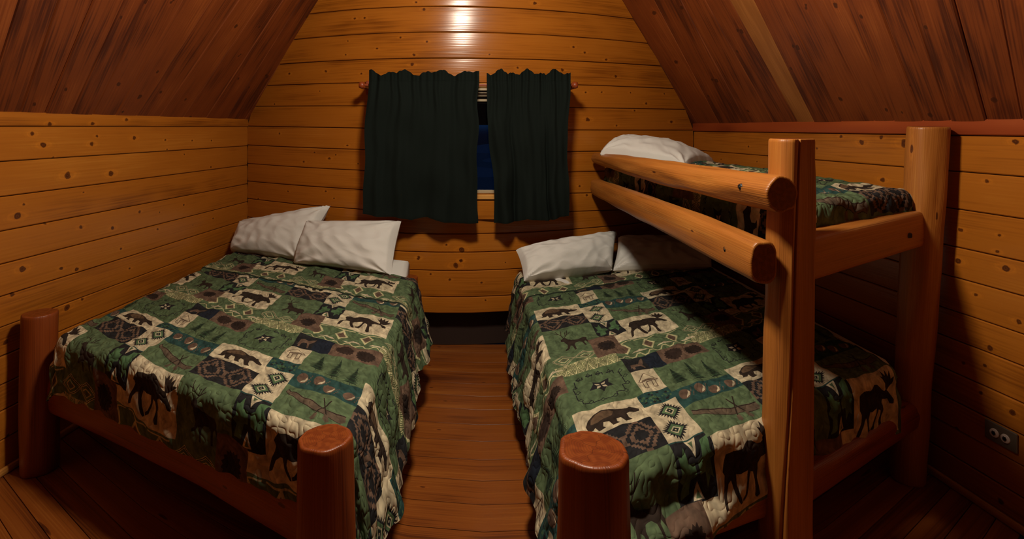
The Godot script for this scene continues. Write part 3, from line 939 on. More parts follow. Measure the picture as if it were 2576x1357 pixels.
func build_back_wall() -> void:
	# dark sheathing behind the boards, open at the window, and the recessed skirting under them
	var st := SurfaceTool.new()
	st.begin(Mesh.PRIMITIVE_TRIANGLES)
	st.set_smooth_group(-1)
	var strips := [[0.0, 1.062, -9.0, 9.0], [1.062, 1.792, -9.0, -0.45], [1.062, 1.792, 0.45, 9.0], [1.792, 3.1, -9.0, 9.0]]
	for s in strips:
		var back := 0.03 if s[0] > 0.0 else 0.03
		for i in BACK_PLAN.size() - 1:
			var xa: float = clampf(BACK_PLAN[i].x, s[2], s[3])
			var xb: float = clampf(BACK_PLAN[i + 1].x, s[2], s[3])
			if xb - xa < 0.001:
				continue
			var za := plan_z(xa) - back
			var zb := plan_z(xb) - back
			var y0: float = maxf(s[0], 0.26)
			quad(st, Vector3(xa, y0, za), Vector3(xb, y0, zb), Vector3(xb, s[1], zb), Vector3(xa, s[1], za), Vector2.ZERO, Vector2.RIGHT, Vector2.ONE, Vector2.DOWN, Vector3(0, 0, 1))
			quad(st, Vector3(xa, y0, za - 0.1), Vector3(xb, y0, zb - 0.1), Vector3(xb, s[1], zb - 0.1), Vector3(xa, s[1], za - 0.1), Vector2.ZERO, Vector2.RIGHT, Vector2.ONE, Vector2.DOWN, Vector3(0, 0, -1))
			quad(st, Vector3(xa, y0, za), Vector3(xb, y0, zb), Vector3(xb, y0, zb - 0.1), Vector3(xa, y0, za - 0.1), Vector2.ZERO, Vector2.RIGHT, Vector2.ONE, Vector2.DOWN, Vector3(0, -1, 0))
	st.generate_normals()
	var wall := structure(st.commit(), "wall_back", M.backing)
	var n := BACK_SEAMS.size()
	for k in n:
		var hi_s: Callable
		if k == 0:
			hi_s = func(x: float) -> float: return 2.47
		else:
			var a: Array = BACK_SEAMS[k - 1]
			hi_s = func(x: float) -> float: return seam_y(a, x)
		var b: Array = BACK_SEAMS[k]
		var lo_s := func(x: float) -> float: return seam_y(b, x)
		var left := func(y: float) -> float: return gable_x(y, -1)
		var right := func(y: float) -> float: return gable_x(y, 1)
		if k >= 4 and k <= 8:
			wall_board("board", lo_s, hi_s, left, func(_y) -> float: return -0.45, wall, M.back, 7)
			wall_board("board", lo_s, hi_s, func(_y) -> float: return 0.45, right, wall, M.back, 7)
		else:
			wall_board("board", lo_s, hi_s, left, right, wall, M.back, 16)
	for k in 2:
		var ya: float = [2.47, 2.63][k]
		var yb: float = [2.63, CEILING][k]
		wall_board("board", func(_x) -> float: return ya, func(_x) -> float: return yb, func(y: float) -> float: return gable_x(y, -1), func(y: float) -> float: return gable_x(y, 1), wall, M.back, 16)
	# recessed dark skirting below the last board
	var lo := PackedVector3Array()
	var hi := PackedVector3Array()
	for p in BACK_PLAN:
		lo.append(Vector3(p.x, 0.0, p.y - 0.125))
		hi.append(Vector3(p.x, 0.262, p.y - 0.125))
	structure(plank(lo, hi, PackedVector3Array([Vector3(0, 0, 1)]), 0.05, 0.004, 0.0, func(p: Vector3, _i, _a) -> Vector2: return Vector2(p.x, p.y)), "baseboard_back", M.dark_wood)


func side_wall(called: String, p0: Vector2, p1: Vector2, inward: Vector2, heights: Array, mat: Material) -> void:
	var n := Vector3(inward.x, 0, inward.y)
	var st := SurfaceTool.new()
	st.begin(Mesh.PRIMITIVE_TRIANGLES)
	var mid := (p0 + p1) / 2.0 - inward * 0.085
	var along := (p1 - p0).normalized()
	var turn := Basis(Vector3(along.x, 0, along.y), Vector3.UP, Vector3(along.x, 0, along.y).cross(Vector3.UP))
	add_box(st, Vector3((p1 - p0).length(), heights[0] + 0.06, 0.1), Vector3(mid.x, heights[0] / 2.0 + 0.03, mid.y), 0.002, turn)
	st.generate_normals()
	var wall := structure(st.commit(), called, M.backing)
	for k in range(1, heights.size()):
		var lo := PackedVector3Array()
		var hi := PackedVector3Array()
		var j := rng.randf_range(-0.002, 0.002) if k > 1 else 0.008
		for i in 9:
			var q := p0.lerp(p1, i / 8.0)
			q += inward * j
			lo.append(Vector3(q.x, heights[k] + (0.0018 if k > 1 else 0.0006), q.y))
			hi.append(Vector3(q.x, heights[k - 1] + (-0.0018 if k > 1 else 0.012), q.y))
		var uv := func(p: Vector3, _i, _a) -> Vector2: return Vector2((p.z + 0.9) / 2.8, 1.0 - p.y / 1.7)
		part(plank(lo, hi, PackedVector3Array([n]), 0.028, 0.004, 0.0015, uv), "board", M.rail_red if k == 1 and inward.x < 0 else mat, wall)


func build_side_walls() -> void:
	side_wall("wall_left", LEFT0, LEFT1, NL, LEFT_H, M.left)
	side_wall("wall_right", RIGHT0, RIGHT1, NR, RIGHT_H, M.right)
	for s in 2:
		var p0: Vector2 = [LEFT0, RIGHT0][s]
		var p1: Vector2 = [LEFT1, RIGHT1][s]
		var n: Vector2 = [NL, NR][s]
		var pts := [Vector3(p0.x, 0.016, p0.y), Vector3(p1.x, 0.016, p1.y)]
		for i in 2:
			pts[i] += Vector3(n.x, 0, n.y) * 0.011
		structure(log_mesh(pts, [0.011], [0.016], 3.0, 1.0, -1.0, 0.0, 8, 14), ["baseboard_left", "baseboard_right"][s], M.trim)
	var w := structure(box(Vector3(6.6, 2.9, 0.1), Vector3(0, 1.45, 6.5)), "unseen_wall_front", M.dark_wood)  # out of view; set far back and dark to hold down bounced light
	w.set_meta("label", "unseen wall behind the viewer, kept dark to limit bounced light")


func build_roof() -> void:
	for s in 2:
		var S: Array = [ROOF_L, ROOF_R][s]
		var n: Vector3 = [ROOF_LN, ROOF_RN][s]
		var st := SurfaceTool.new()
		st.begin(Mesh.PRIMITIVE_TRIANGLES)
		st.set_smooth_group(-1)
		var a: Array = S[0]
		var b: Array = S[S.size() - 1]
		var c := [v3(a, 0), v3(b, 0), v3(b, 3), v3(a, 3)]
		var o := -n * 0.024
		var q := -n * 0.13
		quad(st, c[0] + o, c[1] + o, c[2] + o, c[3] + o, Vector2.ZERO, Vector2.RIGHT, Vector2.ONE, Vector2.DOWN, n)
		quad(st, c[0] + q, c[1] + q, c[2] + q, c[3] + q, Vector2.ZERO, Vector2.RIGHT, Vector2.ONE, Vector2.DOWN, -n)
		st.generate_normals()
		var roof := structure(st.commit(), ["ceiling_slope_left", "ceiling_slope_right"][s], M.backing)
		for k in S.size() - 1:
			var lo := PackedVector3Array()
			var hi := PackedVector3Array()
			var tilt := n * rng.randf_range(-0.004, 0.004)
			for i in 7:
				var t := i / 6.0
				lo.append(v3(S[k], 0).lerp(v3(S[k], 3), t) + tilt)
				hi.append(v3(S[k + 1], 0).lerp(v3(S[k + 1], 3), t) + tilt)
			var ou := rng.randf() * 0.3
			var w := (lo[3] - hi[3]).length()
			var uv := func(_p: Vector3, i: int, ac: float) -> Vector2: return Vector2(ou + 1.62 / 6.0 * i / 2.4, 0.02 + 0.96 * ac / maxf(w, 0.12) * 0.85)
			var m: Material = M.roof[rng.randi_range(0, 3)]
			if s == 1 and k == 5:
				m = M.roof[4]
			part(plank(lo, hi, PackedVector3Array([n]), 0.022, 0.005, 0.001, uv), "board", m, roof)
	structure(box(Vector3(5.6, 0.1, 7.9), Vector3(-0.05, CEILING + 0.05, 2.9)), "unseen_ceiling", M.dark_wood)  # flat part out of view, dark so that it bounces little light


func v3(a: Array, i: int) -> Vector3:
	return Vector3(a[i], a[i + 1], a[i + 2])


func build_floor() -> void:
	var slab := structure(box(Vector3(6.4, 0.2, 7.8), Vector3(0, -0.122, 2.75)), "floor", M.floor[0])
	for k in FLOOR.size() - 1:
		var lo := PackedVector3Array()
		var hi := PackedVector3Array()
		for i in 11:
			lo.append(Vector3(FLOOR[k][i * 2], 0.0, FLOOR[k][i * 2 + 1] + 0.0018))
			hi.append(Vector3(FLOOR[k + 1][i * 2], 0.0, FLOOR[k + 1][i * 2 + 1] - 0.0018))
		var ou := rng.randf() * 0.08
		var uv := func(_p: Vector3, i: int, ac: float) -> Vector2: return Vector2(ou + i * 0.09, 0.04 + 0.9 * clampf(ac / 0.17, 0.0, 1.0))
		part(plank(lo, hi, PackedVector3Array([Vector3.UP]), 0.02, 0.0003, 0.0, uv), "board", M.floor[rng.randi_range(0, 3)], slab)


# ---------------------------------------------------------------- window and curtains
func build_window() -> void:
	var w := Node3D.new()
	w.name = "window_1"
	w.set_meta("kind", "structure")
	add_child(w)
	w.position = Vector3(0, 0, plan_z(0.0))
	# jambs and head line the opening
	for s in [-1.0, 1.0]:
		part(box(Vector3(0.03, 0.73, 0.15), Vector3(s * 0.436, 1.427, -0.06)), "jamb", M.trim, w)
	part(box(Vector3(0.90, 0.03, 0.15), Vector3(0, 1.778, -0.06)), "head", M.trim, w)
	part(box(Vector3(0.86, 0.018, 0.02), Vector3(0, 1.752, -0.005)), "head_stop", M.sash, w)
	part(box(Vector3(0.86, 0.034, 0.02), Vector3(0, 1.722, -0.03)), "top_rail", M.sash, w)
	part(box(Vector3(0.86, 0.016, 0.02), Vector3(0, 1.680, -0.045)), "top_bead", M.sash, w)
	part(box(Vector3(0.86, 0.11, 0.016), Vector3(0, 1.715, -0.066)), "head_filler", M.sash_dark, w)
	for s in [-1.0, 1.0]:
		part(box(Vector3(0.03, 0.60, 0.02), Vector3(s * 0.405, 1.375, -0.04)), "sash_stile", M.sash_dark, w)
	part(box(Vector3(0.86, 0.022, 0.03), Vector3(0, 1.065, -0.04)), "bottom_rail", M.sash, w)
	part(box(Vector3(0.80, 0.66, 0.006), Vector3(0, 1.39, -0.05), 0.001), "pane", M.glass, w)
	part(box(Vector3(0.98, 0.03, 0.13), Vector3(0, 1.035, -0.04)), "sill", M.trim, w)
	# the boards below the sill, cut to the width of the window
	part(plank(PackedVector3Array([Vector3(-0.50, 0.884, 0.010), Vector3(0.50, 0.884, 0.010)]), PackedVector3Array([Vector3(-0.50, 1.012, 0.010), Vector3(0.50, 1.012, 0.010)]), PackedVector3Array([Vector3(0, 0, 1)]), 0.012, 0.004, 0.001, func(p: Vector3, _i, _a) -> Vector2: return Vector2((p.x + 1.5) / 3.8, 1.0 - (p.y + 0.3) / 2.7)), "apron", M.back, w)
	# outside: dusk
	var g := structure(box(Vector3(60, 0.2, 60), Vector3(0, -0.9, -31.5)), "ground_outside", M.ground)
	g.set_meta("label", "dim grass outside the window at dusk")
	structure(box(Vector3(3.0, 0.20, 0.12), Vector3(0, 1.616, -0.75)), "trim_1", M.rail_red)
	for i in 3:
		var p := []
		for k in 8:
			var t := k / 7.0
			p.append(Vector2([1.3, 2.6, 2.0][i] * cos(t * PI / 2), [0.40, 0.75, 0.3][i] * sin(t * PI / 2)))
		var b := part(lathe(p, 20), numbered("earth_bank"), M.bank, self, Vector3([0.1, 1.9, 2.6][i], -0.82, [-23.0, -48.0, -34.0][i]))
		tag(b, ["low pale bank of ground nearest outside the window", "pale bank farthest away outside the window", "flat pale bank outside behind the right curtain"][i], "bank")


func curtain(called: String, label: String, xt0: float, xt1: float, xb0: float, xb1: float, hem: Array, seed_: float, folds: Array) -> void:
	var t := thing(called, label, "curtain", Vector3(0, 0, 0), "window curtains")
	var rows := 46
	var cols := 110
	for part_i in 2:
		var P := []
		var U := []
		for side in 2:
			for i in rows + 1:
				var row := []
				var ur := []
				var v := float(i) / rows
				if side == 1:
					v = 1.0 - v
				for j in cols + 1:
					var u := float(j) / cols
					var top := 1.795
					var bot := lerp_list(hem, u)
					var y: float
					if part_i == 0:
						y = lerpf(top, bot, v)
					else:
						# gathered heading above the rod pocket
						var ruffle := 0.012 * sin(u * 19.0 + seed_ * 2.0) + 0.010 * sin(u * 37.0 + seed_) + 0.006 * absf(sin(u * 60.0 + seed_ * 3.0))
						y = lerpf(top + 0.052 + ruffle, top, v)
					var vv := clampf((top - y) / (top - 0.92), 0.0, 1.0)
					var bulge := 0.0
					for f in folds:
						bulge += f[2] * exp(-pow((u - f[0] - f[3] * vv) / f[1], 2.0))
					var x := lerpf(lerpf(xt0, xb0, vv), lerpf(xt1, xb1, vv), u)
					var gather := 0.006 * sin(u * 95.0 + seed_ * 5.0) * (1.0 - smoothstep(0.0, 0.4, vv)) + 0.004 * sin(u * 61.0 + seed_) * (1.0 - vv * 0.5)
					if part_i == 1:
						gather *= 1.0 + 0.7 * (1.0 - v)
					var z := 0.138 + bulge * (0.3 + 0.9 * vv) + gather + 0.012 * wobble.get_noise_2d(u * 3.0 + seed_ * 9.0, vv * 2.0)
					if side == 1:
						z -= 0.005
					row.append(Vector3(x + 0.01 * wobble.get_noise_2d(vv * 2.0 + seed_ * 3.0, u * 2.0), y, z))
					ur.append(Vector2(u, vv))
				P.append(row)
				U.append(ur)
		part(sheet(P, U, false, -1.0), ["cloth_panel", "gathered_heading"][part_i], M.curtain, t)


func build_curtains() -> void:
	curtain("curtain", "wide black-green curtain panel covering the left of the window", -0.672, 0.034, -0.712, 0.030, [0.945, 0.925, 0.925, 0.905, 0.925, 0.895, 0.885, 0.888], 1.0, [[0.12, 0.05, 0.02, 0.0], [0.30, 0.06, 0.03, 0.02], [0.52, 0.05, -0.012, 0.0], [0.68, 0.10, 0.035, 0.03], [0.93, 0.08, 0.03, 0.0]])
	curtain("curtain", "narrower black-green curtain panel right of the gap", 0.082, 0.616, 0.142, 0.612, [0.885, 0.888, 0.89, 0.915, 0.905, 0.898, 0.925, 0.93], 2.3, [[0.10, 0.08, 0.04, 0.05], [0.30, 0.025, -0.03, -0.02], [0.45, 0.08, 0.03, 0.0], [0.68, 0.02, -0.025, 0.06], [0.80, 0.06, 0.03, 0.0]])
	var t := thing("curtain_rod", "brown wooden curtain rod on two brackets above the window", "curtain rod", Vector3(0, 0, 0))
	part(log_mesh([Vector3(-0.70, 1.772, 0.092), Vector3(0.65, 1.772, 0.092)], [0.009], [0.009], 2.0, 4.0, -1.0, 0.0, 8, 16), "rod", M.rail_red, t)
	for s in 2:
		var x: float = [-0.712, 0.652][s]
		part(box(Vector3(0.034, 0.10, 0.018), Vector3(x, 1.765, 0.012 + plan_z(x)), 0.005), "bracket", M.rail_red, t)
		part(box(Vector3(0.026, 0.036, 0.15), Vector3(x, 1.768, 0.075 + plan_z(x) * 0.5), 0.006), "bracket_arm", M.rail_red, t)
		var k := part(lathe([Vector2(0, -0.02), Vector2(0.018, -0.018), Vector2(0.024, 0.0), Vector2(0.018, 0.018), Vector2(0, 0.02)], 16), "finial", M.rail_red, t, Vector3(x + [-0.008, 0.008][s], 1.772, 0.092))
		k.rotation.z = PI / 2


# ---------------------------------------------------------------- beds
func bil(c: Array, u: float, v: float) -> Vector2:
	return (c[0].lerp(c[1], u)).lerp(c[3].lerp(c[2], u), v)


# A quilt over a mattress: corners foot-left, foot-right, head-right, head-left; over = cloth past left, right, foot.
func quilt(c: Array, top: float, u_max: float, over: Array, v0: float, v1: float, print_uv: Callable, seed_: float, lift: float, flare := 0.28, crown := 0.0, ledge := 0.0) -> ArrayMesh:
	var P := []
	var U := []
	var wide: float = (c[1] - c[0]).length()
	var long_: float = (c[3] - c[0]).length()
	var ua: float = -over[0] / wide
	var ub: float = u_max + over[1] / wide
	var va: float = v0 if v0 > 0.0 else -over[2] / long_
	var nu := 150
	var nv := 130 if v0 <= 0.0 else 46
	var r := 0.045
	for i in nv + 1:
		var row := []
		var ur := []
		var v := lerpf(va, v1, float(i) / nv)
		for j in nu + 1:
			var u := lerpf(ua, ub, float(j) / nu)
			var uc := clampf(u, 0.0, u_max)
			var vc := maxf(v, 0.0)
			var b := bil(c, uc, vc)
			var a_over := (u - uc) * wide
			var f_over := (vc - v) * long_
			var eu: Vector2 = (bil(c, 1.0, vc) - bil(c, 0.0, vc)).normalized()
			var ev: Vector2 = (bil(c, uc, 0.0) - bil(c, uc, 1.0)).normalized()
			var dist := sqrt(a_over * a_over + f_over * f_over)
			var h := top + lift
			h += 0.006 * wobble.get_noise_2d(u * 6.0 + seed_ * 5.0, v * 7.0) + 0.004 * wobble.get_noise_2d(u * 16.0, v * 18.0 + seed_)
			h += crown * (1.0 - pow(2.0 * clampf(uc / u_max, 0.0, 1.0) - 1.0, 2.0)) * smoothstep(0.0, 0.35, vc)
			var out := 0.0
			var dir := Vector2.ZERO
			if dist > 0.0001:
				dir = (eu * a_over + ev * f_over) / dist
				var per := (v * long_ * (1.0 if absf(a_over) > f_over else 0.2) + u * wide * (1.0 if f_over >= absf(a_over) else 0.2))
				if dist < r * PI / 2:
					out = r * sin(dist / r)
					h -= r * (1.0 - cos(dist / r))
				else:
					var s := dist - r * PI / 2
					var fl := lerpf(0.06, flare, clampf(absf(a_over) / dist, 0.0, 1.0)) + 0.03 * sin(per * 6.0 + seed_ * 3.0)
					out = r + s * fl
					h -= r + s * sqrt(1.0 - fl * fl)
					out += smoothstep(0.0, 0.25, s) * (0.012 * sin(per * 11.0 + seed_) + 0.007 * sin(per * 25.0 + seed_ * 4.0)) * (1.0 if absf(a_over) > f_over else 0.5)
					if ledge > 0.0:
						# the foot drops, then spreads over the ledge of the rail
						var d1 := lerpf(0.03, 0.13, clampf(uc / 0.5, 0.0, 1.0))
						var sp := ledge * (1.0 - smoothstep(0.20, 0.34, uc)) * (f_over / dist) * smoothstep(d1, d1 + 0.11, s)
						out += sp * 0.085
						h += sp * 0.06
					out += 0.010 * wobble.get_noise_2d(per * 8.0 + seed_, s * 8.0)
			b += dir * out
			row.append(Vector3(b.x, maxf(h, 0.012), b.y))
			ur.append(print_uv.call(u, v))
		P.append(row)
		U.append(ur)
	# a second face 8 mm underneath closes the cloth
	var m := sheet(P, U, false, 1.0)
	if (m.surface_get_arrays(0)[Mesh.ARRAY_NORMAL][(nv / 2) * (nu + 1) + nu / 2] as Vector3).y < 0.0:
		m = sheet(P, U, false, -1.0)
	var nrm: PackedVector3Array = m.surface_get_arrays(0)[Mesh.ARRAY_NORMAL]
	var Q := []
	for i in nv + 1:
		var row := []
		for j in nu + 1:
			row.append(P[i][j] - nrm[i * (nu + 1) + j] * 0.008)
		Q.append(row)
	var under := sheet(Q, U, false, 1.0)
	var first: Vector3 = under.surface_get_arrays(0)[Mesh.ARRAY_NORMAL][(nv / 2) * (nu + 1) + nu / 2]
	sheet(Q, U, false, 1.0 if first.y < 0.0 else -1.0, m)
	# bound edge
	var edge := []
	for j in nu + 1:
		edge.append([P[0][j], Q[0][j], U[0][j]])
	for i in range(1, nv + 1):
		edge.append([P[i][nu], Q[i][nu], U[i][nu]])
	for j in range(nu - 1, -1, -1):
		edge.append([P[nv][j], Q[nv][j], U[nv][j]])
	for i in range(nv - 1, -1, -1):
		edge.append([P[i][0], Q[i][0], U[i][0]])
	var st := SurfaceTool.new()
	st.begin(Mesh.PRIMITIVE_TRIANGLES)
	st.set_smooth_group(-1)
	var ctr: Vector3 = P[nv / 2][nu / 2]
	for k in edge.size() - 1:
		quad(st, edge[k][0], edge[k + 1][0], edge[k + 1][1], edge[k][1], edge[k][2], edge[k + 1][2], edge[k + 1][2], edge[k][2], edge[k][0] - ctr)
	st.generate_normals()
	st.commit(m)
	return m


func mattress(c: Array, bottom: float, top: float, head: float, u_max := 1.0, bump_from := 0.0, bump_to := 1.0) -> ArrayMesh:
	var P := []
	var U := []
	var prof := [[0.93, 0.0], [0.985, 0.01], [1.0, 0.06], [1.0, 0.9], [0.985, 0.97], [0.95, 1.0], [0.5, 1.0], [0.0, 1.0]]
	var loop := []
	for k in 60:
		var t := k / 60.0 * 4.0
		var s := int(t)
		var w := t - s
		loop.append([Vector2(w, 0), Vector2(1, w), Vector2(1 - w, 1), Vector2(0, 1 - w)][s])
	loop.append(loop[0])
	for p in prof:
		var row := []
		var ur := []
		for q in loop:
			var uu: float = (0.5 + (q.x - 0.5) * p[0] * 0.97) * u_max
			var vv: float = 0.5 + (q.y - 0.5) * p[0] * 0.99
			var b := bil(c, uu, vv)
			var tp := top + (head - top) * smoothstep(0.93, 0.96, vv) * smoothstep(bump_from - 0.04, bump_from, uu) * (1.0 - smoothstep(bump_to, bump_to + 0.04, uu))
			row.append(Vector3(b.x, lerpf(bottom, tp, p[1]), b.y))
			ur.append(Vector2(uu * 2.0, vv * 2.0 + p[1]))
		P.append(row)
		U.append(ur)
	var m := sheet(P, U, true, 1.0)
	if (m.surface_get_arrays(0)[Mesh.ARRAY_NORMAL][61 * 6 + 3] as Vector3).y < 0.0:
		m = sheet(P, U, true, -1.0)
	return m


func post(parent: Node, called: String, foot: Vector3, head: Vector3, r0: float, r1: float, mat: Material, seed_: float, split := -1.0) -> void:
	part(log_mesh([foot, head], [r0, r1], [r0, r1], 2.0, seed_, split, 0.035, 28, 120 if split >= 0.0 else 40), called, [mat, M.end, M.end], parent)


func build_left_bed() -> void:
	var t := thing("log_bed", "low log bed frame with two stubby foot posts along the left wall", "bed frame")
	post(t, "post", Vector3(-1.90, 0, 1.26), Vector3(-1.90, 0.686, 1.26), 0.074, 0.066, M.pole[0], 1.0)
	post(t, "post", Vector3(-0.387, 0, 2.235), Vector3(-0.387, 0.686, 2.239), 0.088, 0.069, M.pole[0], 2.0)
	post(t, "post", Vector3(-0.40, 0, 0.28), Vector3(-0.40, 0.58, 0.28), 0.06, 0.06, M.pole[0], 3.0)
	post(t, "post", Vector3(-1.62, 0, -0.28), Vector3(-1.62, 0.58, -0.28), 0.06, 0.06, M.pole[0], 4.0)
	part(log_mesh([Vector3(-1.86, 0.335, 1.24), Vector3(-1.10, 0.335, 1.655), Vector3(-0.42, 0.325, 2.07)], [0.04], [0.09], 2.6, 5.0, -1.0, 0.03), "foot_rail", [M.pole[0], M.end, M.end], t)
	part(log_mesh([Vector3(-0.395, 0.335, 2.17), Vector3(-0.40, 0.335, 0.30)], [0.045], [0.08], 2.6, 6.0), "side_rail", [M.pole[0], M.end, M.end], t)
	part(log_mesh([Vector3(-1.86, 0.335, 1.2), Vector3(-1.62, 0.335, -0.26)], [0.045], [0.08], 2.6, 7.0), "side_rail", [M.pole[0], M.end, M.end], t)
	var c := [Vector2(-1.741, 1.322), Vector2(-0.376, 2.089), Vector2(-0.357, 0.458), Vector2(-1.664, -0.249)]
	var cm := [Vector2(-1.73, 1.28), Vector2(-0.40, 2.02), Vector2(-0.385, 0.15), Vector2(-1.66, -0.40)]
	var m := part(mattress(cm, 0.36, 0.595, 0.655, 1.0, 0.86), numbered("mattress"), M.linen, self)
	tag(m, "white sheeted mattress on the low log bed by the left wall", "mattress", "mattresses")
	var q := thing("quilt", "green lodge quilt with moose and bear patches on the left bed", "quilt", Vector3.ZERO, "patchwork quilts")
	var pu := func(u: float, v: float) -> Vector2: return Vector2((u - 0.523) / 0.478, 1.0 - (v - 0.055 * maxf(0.0, 0.5 - u) * 2.0) / 0.585)
	var pf := func(u: float, v: float) -> Vector2: return Vector2((u - 0.523) / 0.478 + 0.1, 1.0 - (0.62 + (v - 0.715) / 0.585))
	part(quilt(c, 0.613, 1.0, [0.14, 0.40, 0.25], 0.0, 0.725, pu, 1.0, 0.0), "quilt_body", [M.quilt, M.quilt_back, M.quilt], q)
	part(quilt(c, 0.613, 1.0, [0.12, 0.37, 0.0], 0.716, 0.995, pf, 1.0, 0.008), "folded_top", [M.quilt, M.quilt_back, M.binding], q)


func build_bunk_bed() -> void:
	var t := thing("bunk_bed", "log bunk bed with tall split post and guard log on the right", "bunk bed")
	post(t, "short_post", Vector3(0.28, 0, 2.40), Vector3(0.28, 0.748, 2.40), 0.094, 0.081, M.pole[0], 11.0)
	post(t, "tall_post", Vector3(1.02, 0, 1.88), Vector3(1.042, 1.462, 1.885), 0.082, 0.068, M.pole[1], 12.0, 2.0)
	post(t, "tall_post", Vector3(1.85, 0, 1.327), Vector3(1.905, 1.502, 1.37), 0.062, 0.075, M.pole[1], 13.0)
	part(log_mesh([Vector3(0.855, 1.285, -0.16), Vector3(0.887, 1.29, 1.27), Vector3(0.957, 1.292, 1.98)], [0.036, 0.052, 0.056, 0.056], [0.036, 0.052, 0.057, 0.056], 2.0, 15.0, -1.0, 0.05), "guard_rail", [M.pole[1], M.end, M.end], t)
	part(log_mesh([Vector3(0.86, 1.083, -0.17), Vector3(0.88, 1.09, 1.25), Vector3(0.915, 1.073, 1.95)], [0.045], [0.056, 0.066, 0.068], 3.2, 16.0, -1.0, 0.03), "side_rail", [M.pole[1], M.end, M.end], t)
	part(log_mesh([Vector3(1.05, 1.068, 1.87), Vector3(1.87, 1.080, 1.35)], [0.045], [0.074], 8.0, 17.0, -1.0, 0.008), "bunk_foot_rail", [M.pole[1], M.end, M.end], t)
	part(log_mesh([Vector3(0.31, 0.275, 2.15), Vector3(0.62, 0.275, 1.99), Vector3(1.03, 0.275, 1.82)], [0.045], [0.058], 2.8, 18.0, -1.0, 0.03), "lower_foot_rail", [M.pole[1], M.end, M.end], t)
	part(log_mesh([Vector3(1.05, 0.295, 1.85), Vector3(1.84, 0.295, 1.35)], [0.045], [0.058], 2.8, 19.0, -1.0, 0.03), "lower_foot_rail", [M.pole[0], M.end, M.end], t)
	part(log_mesh([Vector3(0.35, 0.30, 2.16), Vector3(0.34, 0.30, 0.10)], [0.04], [0.06], 2.8, 20.0), "lower_side_rail", [M.pole[0], M.end, M.end], t)
	part(box(Vector3(0.80, 0.02, 1.9), Vector3(1.34, 1.07, 0.55)), "bunk_deck", M.dark_wood, t)
	for b in [[Vector3(0.884, 1.300, 1.86), 0.012], [Vector3(0.862, 1.080, 1.80), 0.011]]:
		var k := part(lathe([Vector2(0.0, 0.004), Vector2(0.5 * b[1], 0.004), Vector2(0.55 * b[1], 0.001), Vector2(b[1], 0.002), Vector2(b[1] * 1.1, -0.01)], 20), "bolt", M.bolt, t, b[0], "dark sunken bolt")
		k.rotation = Vector3(0, 0.15, PI / 2 + 0.1)
	# lower bed
	var c := [Vector2(0.335, 2.189), Vector2(1.889, 1.325), Vector2(1.79, -0.67), Vector2(0.313, 0.03)]
	var cm := [Vector2(0.37, 2.13), Vector2(1.86, 1.31), Vector2(1.78, -0.56), Vector2(0.335, 0.06)]
	var m := part(mattress(cm, 0.30, 0.525, 0.60, 0.94, -1.0, 0.025), numbered("mattress"), M.linen, self)
	tag(m, "white sheeted mattress on the lower bunk", "mattress", "mattresses")
	var q := thing("quilt", "green lodge quilt with moose and bear patches on the lower bunk", "quilt", Vector3.ZERO, "patchwork quilts")
	var pu := func(u: float, v: float) -> Vector2: return Vector2((u + 0.003) / 0.432, 1.0 - (v + 0.004) / 0.488)
	var pf := func(u: float, v: float) -> Vector2: return Vector2((u + 0.24) / 0.432, 1.0 - (0.66 + (v - 0.75) / 0.488))
	part(quilt(c, 0.543, 0.86, [0.40, 0.06, 0.27], 0.0, 0.757, pu, 2.0, 0.0, 0.28, 0.0, 1.0), "quilt_body", [M.quilt, M.quilt_back, M.quilt], q)
	part(quilt(c, 0.543, 0.86, [0.37, 0.05, 0.0], 0.748, 0.985, pf, 2.0, 0.008), "folded_top", [M.quilt, M.quilt_back, M.binding], q)
	# upper bunk
	var d := [Vector2(1.07, 1.76), Vector2(1.83, 1.34), Vector2(1.70, -0.56), Vector2(0.94, -0.16)]
	var m2 := part(mattress(d, 1.10, 1.21, 1.21), numbered("mattress"), M.linen, self)
	tag(m2, "thin white mattress up on the top bunk", "mattress", "mattresses")
	var q2 := thing("quilt", "green lodge quilt tucked round the top bunk mattress", "quilt", Vector3.ZERO, "patchwork quilts")
	var pt := func(u: float, v: float) -> Vector2: return Vector2(0.40 + u, 1.0 - (0.12 + v * 1.75))
	part(quilt(d, 1.236, 1.0, [0.17, 0.02, 0.15], 0.0, 0.99, pt, 3.0, 0.0, 0.02, 0.045), "quilt_body", [M.quilt, M.quilt_back, M.quilt], q2)


